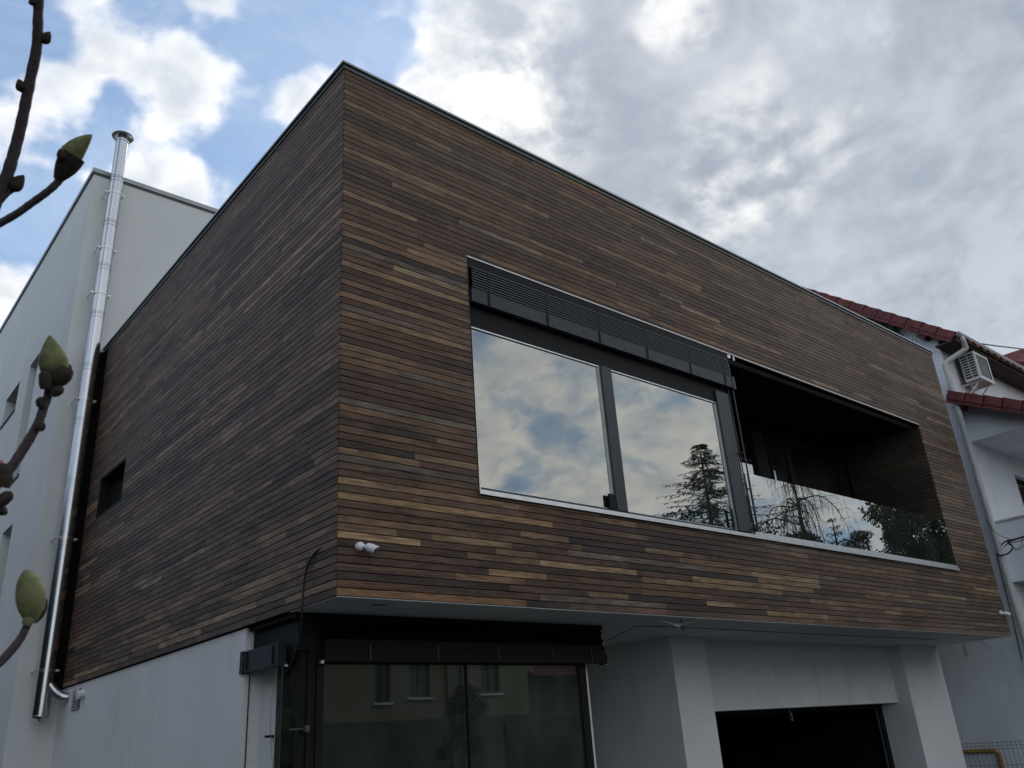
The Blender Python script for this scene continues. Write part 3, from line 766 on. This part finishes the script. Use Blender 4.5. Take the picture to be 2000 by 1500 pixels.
# gutter, downpipe
gt = MB(); gy, gz = -.14, ZE - .01; gv = []
segs = 10
for x in (13.62, 24.0):
    for k in range(segs + 1):
        a = math.pi + math.pi * k / segs
        gv.append((x, gy + .07 * math.cos(a), gz + .07 * math.sin(a)))
    for k in range(segs + 1):
        a = math.pi + math.pi * k / segs
        gv.append((x, gy + .064 * math.cos(a), gz + .064 * math.sin(a)))
n1_ = segs + 1
gt.add(gv, [(k, k + 1, 2 * n1_ + k + 1, 2 * n1_ + k) for k in range(segs)] + [(n1_ + k, 3 * n1_ + k, 3 * n1_ + k + 1, n1_ + k + 1) for k in range(segs)]
       + [(k, n1_ + k, n1_ + k + 1, k + 1) for k in range(segs)], smooth=True)
gt.prism([(13.62, gy + .07 * math.cos(math.pi + math.pi * k / segs), gz + .07 * math.sin(math.pi + math.pi * k / segs)) for k in range(segs + 1)], (.006, 0, 0))
N_(gt, 'gutter', 'gutter')
dp = MB()
dp.tube(smooth_path([(13.83, -.14, 5.80), (13.85, -.16, 5.72), (13.93, -.14, 5.60)], 5), .056, 16)
dp.tube(smooth_path([(13.93, -.14, 5.60), (13.92, -.10, 5.55), (13.76, .20, 5.38), (13.72, .25, 5.30)], 5), .056, 16)
dp.tube([(13.72, .25, 5.31), (13.72, .25, GZ)], .056, 16)
for z in (3.9, 2.75, 1.6, .45, -.7): dp.tube([(13.72, .25, z), (13.72, .25, z + .035)], .061, 16)
N_(dp, 'downpipe', 'gutter')
# little tiled roof and the bay wall under it
PL = .527
def pz(y): return 4.74 + PL * (y - .30)
lr = MB().prism([(13.80, .30, pz(.3) - .06), (13.80, -1.3, pz(-1.3) - .06), (13.80, -1.3, pz(-1.3) - .14), (13.80, .30, pz(.3) - .14)], (8, 0, 0))
N_(lr, 'porch_roof_deck', 'rafter')
y = .30; sdl = Vector((0, -1, -PL)).normalized(); nrl = Vector((0, -PL, 1)).normalized()
while y > -1.2:
    c = Vector((13.78, y + .5 * step * sdl.y, 0)); c.z = pz(c.y) - .0
    t = MB().obox(c, (.15, 0, 0), sdl * (step * .56) - nrl * .010, nrl * .016)
    t.obox(c + Vector((-.135, 0, 0)) - nrl * .075, (.020, 0, 0), sdl * (step * .53) - nrl * .008, nrl * .080)
    t.obox(c + Vector((-.120, 0, 0)) - nrl * .185, (.015, 0, 0), sdl * (step * .52) - nrl * .006, nrl * .045)
    N_(t, 'verge_tile', 'tile'); y += step * sdl.y
N_(MB().prism([(13.93, .3, pz(.3)), (13.93, -1.3, pz(-1.3)), (13.93, -1.3, pz(-1.3) - .05), (13.93, .3, pz(.3) - .05)], (7.9, 0, 0)), 'porch_roof', 'tile')
for y in (.22, -.98):
    N_(MB().obox((13.82, y, pz(y) - .27), (.13, 0, 0), sdl * .08, nrl * .07), 'rafter_end', 'rafter')
N_(MB().prism([(14.05, NYF, 3.755), (14.05, -1.2, 3.755), (14.05, -1.2, pz(-1.2) - .15), (14.05, NYF, pz(NYF) - .15)], (.25, 0, 0)), 'bay_wall', 'nwall')
N_(MB().box(14.3, 19, -1.2, NYF, 3.755, 3.9), 'bay_soffit', 'nwall')
N_(MB().box(14.03, 14.2, -1.15, NYF - .001, 1.03, 2.13).box(14.2, 19, -1.15, -1.0, 1.03, 2.13).box(14.2, 19, -1.0, NYF - .001, 1.03, 1.2), 'balcony', 'nwall')
N_(MB().box(14.0, 14.23, -1.18, NYF - .001, 2.131, 2.165), 'balcony_cap', 'gutter')

# air conditioner
ac = empty('air_conditioner', (14.35, .04, 5.03), label='cream outdoor air conditioner on brackets under the red eaves', cat='air conditioner')
X0, X1, Y0, Y1, Z0, Z1 = 14.34, 15.02, -.12, .18, 5.06, 5.63
ab(MB().box(X0 + .012, X1 - .012, Y0 + .012, Y1, Z0 + .01, Z1 - .01), 'core', 'black_plastic', ac)
cs = MB()
for (a, b) in ((Y0, Y0 + .035), (Y1 - .02, Y1)): cs.box(X0, X0 + .011, a, b, Z0, Z1)
cs.box(X0, X0 + .011, Y0 + .035, Y1 - .02, Z0, Z0 + .035).box(X0, X0 + .011, Y0 + .035, Y1 - .02, Z1 - .03, Z1)
cs.box(X0, X0 + .011, .02, .035, Z0 + .035, Z1 - .03)
cs.box(X0 + .0115, X0 + .07, Y0, Y0 + .011, Z0, Z1).box(X1 - .05, X1, Y0, Y0 + .011, Z0, Z1).box(X0 + .07, X1 - .05, Y0, Y0 + .011, Z0, Z0 + .05).box(X0 + .07, X1 - .05, Y0, Y0 + .011, Z1 - .05, Z1)
cs.box(X0, X1, Y0, Y1, Z1 + .0005, Z1 + .012)
cs.box(X0, X1, Y0, Y1, Z0 - .02, Z0 - .0005)
ab(cs, 'casing', 'ac', ac)
for k in range(8):
    z = Z0 + .035 + (k + 1) * (Z1 - Z0 - .065) / 9
    ab(MB().box(X0 + .001, X0 + .0105, Y0 + .036, .0195, z - .009, z + .009).box(X0 + .001, X0 + .0105, .0355, Y1 - .021, z - .009, z + .009), 'louvre', 'ac', ac)
gr = MB()
for k in range(14):
    z = Z0 + .06 + k * .034
    gr.tube([(X0 + .07, Y0 + .004, z), (X1 - .05, Y0 + .004, z)], .0022, 5, cap=False)
ab(gr, 'fan_grille', 'frame', ac)
for x in (X0 + .10, X1 - .12):
    br = MB()
    br.box(x, x + .03, Y0 + .02, NYF, Z0 - .05, Z0 - .021); br.box(x, x + .03, NYF - .03, NYF - .001, Z0 - .35, Z0 - .05)
    br.obox((x + .015, .12, Z0 - .17), (.012, 0, 0), (0, .13, -.11), (0, .008, .01))
    ab(br, 'bracket', 'white_plastic', ac)

# ivy at the verge
iv = MB()
random.seed(21)
IV = [at_x(px_, py_, 13.79) for px_, py_ in ((1655, 598), (1700, 606), (1742, 626), (1752, 648), (1772, 668), (1700, 640), (1660, 615))]
for k in range(2600):
    if k < 2100:
        a_, b_, c_ = random.sample(range(5), 3) if random.random() < .35 else random.choice(((0, 1, 5), (1, 2, 5), (1, 2, 3), (2, 3, 5), (0, 5, 6), (2, 3, 5)))
        if 4 in (a_, b_, c_): a_, b_, c_ = 1, 2, 3
    else: a_, b_, c_ = 3, 4, 5
    w1, w2 = sorted((random.random(), random.random())); c = IV[a_] * w1 + IV[b_] * (w2 - w1) + IV[c_] * (1 - w2)
    c = c + Vector((-random.random() * .12, random.gauss(0, .02), random.gauss(0, .02)))
    a = Vector((random.gauss(0, .3), random.gauss(0, 1), random.gauss(0, 1))).normalized() * random.uniform(.018, .036)
    b_ = a.cross(Vector((1, random.gauss(0, .6), random.gauss(0, .6))).normalized())
    iv.add([c - a, c - b_ * .6, c + a, c + b_ * .6], [(0, 1, 2, 3)])
o = iv.build('foliage', M['leafd'])
ivy = empty('ivy', (13.8, 1.0, 6.0), label='dark green ivy clump on the white gable just above the timber roof edge', cat='plant'); o.parent = ivy; o.location = -Vector(ivy.location)
st = MB()
for k in range(14):
    y = random.uniform(.6, 1.8); z = 6.05 + .8 * (y - .7)
    st.tube(smooth_path([(13.82, y, z - .6), (13.80, y - .05, z - .2), (13.77, y - .12 + random.gauss(0, .04), z + random.gauss(-.03, .03))], 3), .004, 5)
o = st.build('stem', M['leafd']); o.parent = ivy; o.location = -Vector(ivy.location)

# cable bundle on the neighbour wall
cb = empty('cable_bundle', (13.66, .2, 1.6), label='tangled black cables looping across the white wall to the downpipe', cat='cables')
pts0 = [at_x(*q_, 13.66) for q_ in ((1946, 1081), (1954, 1085), (1970, 1080), (1978, 1068), (1968, 1060), (1980, 1055), (2000, 1049), (2030, 1042))]
mb = MB().tube(smooth_path(pts0, 5), .014, 8)
for dy, dz in ((.01, .02), (-.02, -.02), (.0, .035)):
    mb.tube(smooth_path([at_x(*q_, 13.655) + Vector((0, dy, dz)) for q_ in ((1957, 1067), (1968, 1059), (1985, 1056), (2010, 1048), (2040, 1040))], 4), .008, 6)
for q_ in (((1972, 1060), (1980, 1071), (1992, 1069), (1998, 1052)), ((1975, 1062), (1984, 1074), (1998, 1068), (2003, 1050))):
    mb.tube(smooth_path([at_x(*w_, 13.65) for w_ in q_], 5), .005, 6)
ab(mb, 'cable', 'cable', cb)
mb = MB().tube(smooth_path([at_x(*q_, 13.655) for q_ in ((1925, 1014), (1934, 1028), (1946, 1041), (1960, 1049), (1972, 1052))], 5), .005, 6)
mb.tube([at_x(1946, 1082, 13.655), at_x(1960, 1140, 13.655), at_x(1978, 1210, 13.655), at_x(1996, 1290, 13.655)], .009, 6)
ab(mb, 'thin_cable', 'cable', cb)
# overhead wire and far roof
tag(MB().tube([at_d(1890, 668, 26), at_d(1950, 676, 30), at_d(2000, 682, 34), at_d(2200, 708, 45)], .022, 6).build('overhead_wire', M['cable']), 'thin overhead wire crossing the grey sky at the right edge', 'wire')
fr_ = empty('far_house', (27, 4, GZ), label='more distant house at the right edge with a dark red roof', cat='house')
FA, FB, FC = at_d(1955, 695, 30), at_d(2060, 660, 31), at_d(2060, 712, 29)
ab(MB().prism([FA, FB, FC, at_d(1975, 704, 29.8)], (.0, .0, -.25)), 'roof', 'tile', fr_)
ab(MB().prism([at_d(1982, 708, 30.2), at_d(2060, 716, 30.0), at_d(2060, 800, 30.0), at_d(1982, 800, 30.2)], (.6, .9, 0)), 'wall', 'nwall', fr_)

# gas pipe and mesh fence
gpipe = [at_x(1860, 1470, 13.80), at_x(1943, 1466, 13.80)]; g2 = [gpipe[0], gpipe[1], Vector((13.80, gpipe[1].y - .05, gpipe[1].z - .06)), Vector((13.80, gpipe[1].y - .05, GZ))]
g2[0] = Vector((13.80, 4.0, gpipe[1].z)); g2[1] = Vector((13.80, gpipe[1].y, gpipe[1].z))
tag(MB().tube(g2, .035, 12).build('gas_pipe', M['gas'], loc=g2[0]), 'yellow gas pipe bending down the white wall behind the mesh fence', 'pipe')
fn = empty('mesh_fence', (13.2, 1.0, GZ), label='thin grey wire mesh fence at the lower right corner', cat='fence')
ZT = -1.61
for k in range(34):
    y = -.3 + k * .075
    ab(MB().tube([(13.2, y, GZ), (13.2, y, ZT + .03)], .0035, 5), 'wire', 'fence', fn)
for z in (ZT, ZT - .05, ZT - .10, ZT - .35, ZT - .60, ZT - .65, ZT - .9):
    ab(MB().tube([(13.194, -.3, z), (13.194, 2.25, z)], .0035, 5), 'wire', 'fence', fn)
for y in (-.35, 2.3): ab(MB().box(13.17, 13.23, y - .03, y + .03, GZ, ZT + .05), 'post', 'fence', fn)

# ------------------------------------------------------------------ magnolia, close to the camera
mg = empty('magnolia_tree', (-4.6, -4.9, GZ), label='magnolia branches with swelling buds in the left foreground', cat='tree')
def twig(pts, r0, r1, name='twig', seed=1):
    random.seed(seed)
    ps = smooth_path([at_d(x, y, d) for x, y, d in pts], 7); n = len(ps)
    rr = [(r0 + (r1 - r0) * i / (n - 1)) * (1 + .035 * math.sin(i * 2.1) + random.uniform(-.03, .05)) for i in range(n)]
    ab(MB().tube(ps, rr, 12), name, 'bark', mg)
def bud(p, tip, d, r, m_='budgreen', name='bud', d2=None, prof=None, bend=0.0):
    a, b = at_d(*p, d), at_d(*tip, d2 or d)
    ax = b - a; L = ax.length
    prof = prof or [(0, .35), (.1, .68), (.25, .95), (.4, 1.0), (.58, .86), (.75, .62), (.88, .38), (.96, .18), (1, .04)]
    mb = MB(); pr = []
    side = ax.cross(f_).normalized()
    pts = [a + ax * h + side * bend * L * math.sin(math.pi * h) for h, _ in prof]
    mb.tube(pts, [max(.0002, k * r) for _, k in prof], 18)
    return ab(mb, name, m_, mg)
D1 = 1.45
twig([(80, -60, D1), (75, 10, D1), (72, 90, D1), (58, 160, D1), (42, 240, D1), (24, 310, D1), (2, 370, D1), (-60, 480, D1)], .0062, .0086, seed=1)
twig([(40, 250, D1), (35, 290, D1 + .01), (22, 330, D1), (5, 375, D1), (-20, 440, D1)], .0040, .0056, seed=2)
twig([(150, 318, 1.30), (122, 346, 1.30), (98, 370, 1.30), (60, 398, 1.31), (20, 425, 1.32), (-60, 465, 1.35), (-200, 520, 1.5)], .0048, .0050, seed=3)
twig([(24, 372, D1), (10, 382, D1), (-5, 400, D1)], .0034, .0045, seed=4)
bud((82, 84), (98, 62), D1, .0078, 'budscale'); bud((46, 180), (36, 154), D1, .008, 'budscale'); bud((70, 12), (64, -8), D1, .008, 'budscale')
bud((20, 372), (47, 342), D1, .0105, 'budscale'); bud((40, 266), (44, 240), D1, .005, 'budscale')
bud((122, 330), (180, 263), 1.30, .0142, 'budgreen', bend=.07)
sc_prof = [(0, .45), (.25, .85), (.5, 1.15), (.75, 1.28), (1, 1.30)]
bud((112, 352), (144, 303), 1.30, .0118, 'budscale', 'bud_scale', prof=sc_prof)
bud((122, 312), (117, 290), 1.285, .0060, 'budscale', 'bud_scale')
# second cluster
D2 = 1.22
twig([(95, 770, D2), (84, 800, D2), (74, 828, D2), (50, 870, D2), (20, 915, D2), (-10, 950, D2), (-80, 1040, D2)], .0050, .0066, seed=5)
twig([(112, 700, D2), (104, 735, D2), (95, 770, D2)], .0078, .0056, seed=6)
bud((108, 732), (97, 655), D2, .0172, 'budgreen', prof=[(0, .6), (.15, .95), (.35, 1.0), (.55, .82), (.75, .55), (.9, .28), (1, .06)])
bud((104, 752), (128, 716), D2 - .005, .0150, 'budscale', 'bud_scale', prof=[(0, .5), (.3, .85), (.6, .95), (.85, .85), (1, .7)])
bud((118, 742), (137, 712), D2 + .005, .0085, 'budscale', 'bud_scale', prof=[(0, .8), (.4, 1), (.8, .6), (1, .2)])
bud((90, 760), (88, 724), D2 - .012, .0078, 'budscale', 'bud_scale', prof=[(0, .8), (.3, 1), (.8, .95), (1, .5)])
bud((100, 768), (124, 757), D2 - .008, .0075, 'budscale', 'bud_scale', prof=[(0, .8), (.4, 1), (.8, .8), (1, .3)])
bud((86, 795), (76, 776), D2 - .004, .0070, 'budscale', 'bud_scale', prof=[(0, .8), (.4, 1), (.8, .8), (1, .3)])
bud((74, 840), (84, 824), D2 - .004, .0066, 'budscale', 'bud_scale', prof=[(0, .8), (.4, 1), (.8, .8), (1, .3)])
bud((-6, 985), (24, 962), D2 - .01, .0080, 'budscale', prof=[(0, .8), (.4, 1), (.8, .85), (1, .3)])
bud((-4, 950), (10, 905), D2, .014, 'budscale', 'bud_scale', prof=[(0, .9), (.4, 1), (.8, .7), (1, .2)])
bud((-10, 930), (4, 898), D2 + .01, .012, 'budpink', 'petal')
bud((-4, 1005), (8, 985), D2, .009, 'budscale', 'bud_scale')
# third
D3 = 1.28
twig([(60, 1205, D3), (50, 1228, D3), (38, 1250, D3), (15, 1278, D3), (-15, 1305, D3), (-90, 1350, D3)], .0044, .0060, seed=7)
bud((60, 1218), (50, 1113), D3, .0172, 'budgreen', prof=[(0, .3), (.1, .55), (.25, .85), (.42, 1.0), (.6, .98), (.78, .80), (.9, .52), (.97, .28), (1, .12)], bend=-.05)
bud((64, 1216), (84, 1160), D3 + .006, .0115, 'budscale', 'bud_scale', prof=[(0, .4), (.2, .8), (.5, 1), (.8, .75), (1, .15)])
bud((52, 1222), (60, 1196), D3 - .006, .0068, 'budgreen', 'bud_scale', prof=[(0, .8), (.4, 1), (.8, .7), (1, .3)])
# limbs back to a trunk outside the frame
for a, b, d in ((-60, 480, D1), (-200, 520, 1.5), (-80, 1040, D2), (-90, 1350, D3)):
    p = at_d(a, b, d)
    ab(MB().tube(smooth_path([p, p + Vector((-.25, .02, -.12)), Vector((-4.5, -4.9, p.z - .55)), Vector((-4.58, -4.9, p.z - .9))], 6), [.0085 + .0011 * i for i in range(19)], 10), 'limb', 'bark', mg)
p = at_d(80, -60, D1)
ab(MB().tube(smooth_path([p, p + Vector((.03, .02, .2)), p + Vector((.02, .1, .5))], 5), [.0105 - .0006 * i for i in range(11)], 10), 'limb', 'bark', mg)
ab(MB().tube([(-4.6, -4.9, GZ), (-4.61, -4.9, -1.6), (-4.58, -4.9, -.4), (-4.62, -4.88, .8)], [.09, .075, .06, .03], 14), 'trunk', 'bark', mg)

# ------------------------------------------------------------------ what the windows mirror: trees and a house across the street
random.seed(5)
def conifer(x, y, top, base, spread, label, levels=34, droop=.30, dens_=26, bare=False):
    r = empty('spruce_tree', (x, y, base), label=label, cat='tree', group='conifers across the street')
    Ht = top - base
    ab(MB().tube([(x, y, base), (x, y, base + Ht * .5), (x, y, top - .1)], [.26, .17, .02], 10), 'trunk', 'trunk', r)
    mb = MB(); br_ = MB()
    for k in range(levels):
        t = (k + .5) / levels; z = base + Ht * (.10 + .90 * t)
        L = spread * (1 - t) ** .78 + .12
        for b in range(random.randint(8, 12)):
            if random.random() < .08: continue
            a = random.uniform(0, 2 * math.pi); Lb = L * random.uniform(.62, 1.14)
            dv = Vector((math.cos(a), math.sin(a), 0)); sd_ = Vector((-dv.y, dv.x, 0))
            p1 = Vector((x, y, z)); pts = []
            for i in range(6):
                s = i / 5; pts.append(p1 + dv * Lb * s + Vector((0, 0, Lb * (.12 * s - droop * s * s + .14 * max(0, s - .7)))))
            br_.tube(pts, [.035 * (1 - .8 * i / 5) * (.5 + .5 * (1 - t)) for i in range(6)], 4, cap=False)
            for i in range(int(dens_ * (.3 + Lb / spread))):
                s = random.random() ** .75; j = min(4, int(s * 5)); q_ = pts[j].lerp(pts[j + 1], s * 5 - j)
                w = random.uniform(.10, .40) * (1.15 - s) + .05
                side_ = sd_ * random.choice((-1, 1)) * w + dv * w * .6 + Vector((0, 0, -w * random.uniform(.1, .9)))
                th = Vector((random.gauss(0, 1), random.gauss(0, 1), random.gauss(0, 1))).normalized() * random.uniform(.015, .042)
                mb.add([q_ - th, q_ + side_ * .5 - th * .6 + Vector((0, 0, .02)), q_ + side_, q_ + side_ * .5 + th * .8], [(0, 1, 2, 3)])
    ab(br_, 'branches', 'trunk', r); ab(mb, 'crown', 'needle', r)
conifer(29.9, -18, 11.95, GZ, 8.4, 'tall dark spruce mirrored in the right window pane', 44, .20, 80)
conifer(41.8, -18.5, 9.7, GZ, 2.6, 'small narrow conifer mirrored in the glass balustrade', 26, -.3, 16)
# bare drooping tree
wp = empty('bare_tree', (37.7, -18, GZ), label='bare tree with arching drooping branches mirrored in the glass balustrade', cat='tree')
wx, wy = 37.7, -18.0
ab(MB().tube([(wx, wy, GZ), (wx + .1, wy, 4), (wx - .05, wy, 9), (wx, wy, 12.2)], [.24, .16, .09, .02], 10), 'trunk', 'trunk', wp)
brm = MB()
for k in range(40):
    z = random.uniform(5.5, 12.0); L = random.uniform(1.6, 5.4) * (1 - .5 * max(0, z - 8) / 4)
    a = random.choice((random.gauss(0, .45), random.gauss(math.pi, .45), random.uniform(0, 6.28)))
    dv = Vector((math.cos(a), math.sin(a) * .8, 0)); pts = []; up_ = random.uniform(.25, .6); wob_ = random.uniform(0, 6)
    for i in range(13):
        s = i / 12
        pts.append(Vector((wx, wy, z)) + dv * L * (s ** .85 - .12 * s ** 4) + Vector((0, .10 * math.sin(wob_ + 5 * s), L * (up_ * s - (up_ + .75) * s ** 2.4) + .05 * math.sin(wob_ + 9 * s))))
    brm.tube(pts, [.036 * (1 - .8 * i / 12) + .004 for i in range(13)], 5, cap=False)
    for i in range(int(L * 11)):
        s = random.uniform(.12, 1); j = min(11, int(s * 12)); q_ = pts[j].lerp(pts[j + 1], s * 12 - j)
        l = random.uniform(.25, 1.15); sw = Vector((random.gauss(0, .5), random.gauss(0, .5), 0)) + dv * .3
        brm.tube([q_, q_ + (sw * .5 + Vector((0, 0, .02))) * l, q_ + (sw * .8 + Vector((0, 0, -.35))) * l, q_ + (sw * .75 + Vector((0, 0, -.9))) * l], [.012, .010, .008, .004], 4, cap=False)
ab(brm, 'branches', 'trunk', wp)
def leafmass(name, clumps, n, size, m_, label, cat, kind=None, trunkpos=None):
    mb = MB()
    for i in range(n):
        c, rx, rz = random.choice(clumps)
        v = Vector((random.gauss(0, 1), random.gauss(0, 1), random.gauss(0, 1))).normalized() * random.random() ** .35
        p = Vector(c) + Vector((v.x * rx, v.y * rx, v.z * rz))
        a_ = Vector((random.gauss(0, 1), random.gauss(0, 1), random.gauss(0, 1))).normalized() * size * random.uniform(.5, 1.3)
        b_ = a_.orthogonal() * random.uniform(.35, .7)
        mb.add([p - a_, p - b_, p + a_, p + b_], [(0, 1, 2, 3)])
    if kind: return tag(mb.build(name, M[m_]), label, cat, kind=kind)
    r = empty(name, trunkpos, label=label, cat=cat); ab(mb, 'crown', m_, r)
    zt = max(c[2] for c, _, _ in clumps); kk = (zt - GZ) / 13
    tb = MB().tube([trunkpos, (trunkpos[0] + .1 * kk, trunkpos[1], GZ + .5 * (zt - GZ)), (trunkpos[0], trunkpos[1], GZ + .8 * (zt - GZ))], [.24 * kk, .16 * kk, .05 * kk], 8)
    for c, rx, rz in clumps: tb.tube([(trunkpos[0], trunkpos[1], GZ + .6 * (c[2] - GZ)), tuple(c)], [.08 * kk, .02 * kk], 5)
    ab(tb, 'trunk', 'trunk', r)
bx, by = 48.8, -18.5
cl = [((bx + random.uniform(-3.2, 3.2), by + random.uniform(-1.5, 1.5), random.uniform(5.5, 10.4)), random.uniform(.4, 1.0), random.uniform(.3, .7)) for _ in range(34)]
leafmass('leafy_tree', cl, 16000, .065, 'bush', 'dark leafy tree mirrored at the right end of the glass balustrade', 'tree', trunkpos=(bx, by, GZ))
cl = [((24 + 40 * random.random(), random.uniform(-24, -20), random.uniform(3, 8.4) ), random.uniform(1.0, 2.2), random.uniform(.8, 1.5)) for _ in range(170)]
cl += [((random.uniform(52, 61), random.uniform(-21, -18), random.uniform(4, 12.5)), random.uniform(.8, 1.8), random.uniform(.8, 1.5)) for _ in range(60)]
leafmass('woodland', cl, 110000, .115, 'bush', 'dark woodland edge behind the street, mirrored low in the glass', 'woodland', kind='stuff')

cl = [((random.uniform(-22, -15), random.uniform(-12, 60), random.uniform(-2, 6.5)), random.uniform(1.6, 2.6), random.uniform(1.4, 2.2)) for _ in range(420)]
leafmass('garden_trees', cl, 70000, .50, 'bush', 'dark mass of garden trees on the left, seen only in the polished flue and side pane', 'trees', kind='stuff')
yb = empty('ochre_house', (14, -18, GZ), label='ochre house across the street mirrored in the ground floor window', cat='house')
ywins = [(9.2, 10.1, .45, 1.9), (12.35, 12.95, .47, 1.9), (13.7, 14.55, .6, 2.0), (16.75, 17.65, .68, 2.0), (6.2, 7.2, .5, 1.9)]
xs = sorted({2.0, 19.0, *[w[0] for w in ywins], *[w[1] for w in ywins]}); zz_ = sorted({-.10, 3.2, *[w[2] for w in ywins], *[w[3] for w in ywins]})
yw = MB()
for i in range(len(xs) - 1):
    for k in range(len(zz_) - 1):
        xc, zc_ = (xs[i] + xs[i + 1]) / 2, (zz_[k] + zz_[k + 1]) / 2
        if any(w[0] < xc < w[1] and w[2] < zc_ < w[3] for w in ywins): continue
        yw.box(xs[i], xs[i + 1], -18.3, -18, zz_[k], zz_[k + 1])
yw.box(2, 19, -26, -18.301, -.1, 3.2)
yw.box(19, 24, -25, -18.6, -.2, 1.25)
ab(yw, 'wall', 'yellow', yb)
for w in ywins:
    o = MB().box(w[0], w[1], -18.16, -18.14, w[2], w[3]).build('window', M['pane']); o.parent = yb; o.location = -Vector(yb.location)
    q_ = MB().box((w[0] + w[1]) / 2 - .02, (w[0] + w[1]) / 2 + .02, -18.138, -18.10, w[2], w[3]).box(w[0], w[1], -18.138, -18.10, w[3] - .05, w[3]).build('frame', M['plinth']); q_.parent = o
    ab(MB().box(w[0] - .08, w[1] + .08, -17.99, -17.93, w[2] - .08, w[2] - .002), 'sill', 'nwall', yb)
ab(MB().tube([(15.9, -17.93, -2.7), (15.9, -17.93, 3.1)], .05, 8), 'downpipe', 'gutter', yb)
ab(MB().box(15.2, 15.5, -17.99, -17.9, -.09, 3.1), 'pilaster', 'yellow', yb)
cl2 = [((random.uniform(12.2, 14.2), random.uniform(-15.6, -14.6), random.uniform(-1.2, 1.0)), random.uniform(.2, .5), random.uniform(.2, .4)) for _ in range(9)]
leafmass('street_tree', cl2, 2200, .05, 'bush', 'small tree on the pavement, mirrored dimly in the ground floor glass', 'tree', trunkpos=(13.2, -15.1, GZ))
ab(MB().box(1.95, 19.05, -26, -17.95, GZ, -.101).box(19.06, 24, -25, -18.58, GZ, -.201), 'plinth', 'plinth', yb)
ab(MB().box(17.7, 20.8, -17.95, -17.9, GZ, -.42), 'dark_doorway', 'pane', yb)
ab(MB().box(20.3, 21.35, -18.59, -18.5, .14, .42), 'board', 'shop', yb)
ab(MB().prism([(1.6, -17.4, 3.15), (1.6, -22, 4.6), (1.6, -26.6, 3.15)], (17.8, 0, 0)), 'roof', 'tile', yb)
ab(MB().prism([(19.2, -17.7, 1.25), (19.2, -21.5, 3.0), (19.2, -25.4, 1.25)], (5.5, 0, 0)), 'roof', 'tile', yb)
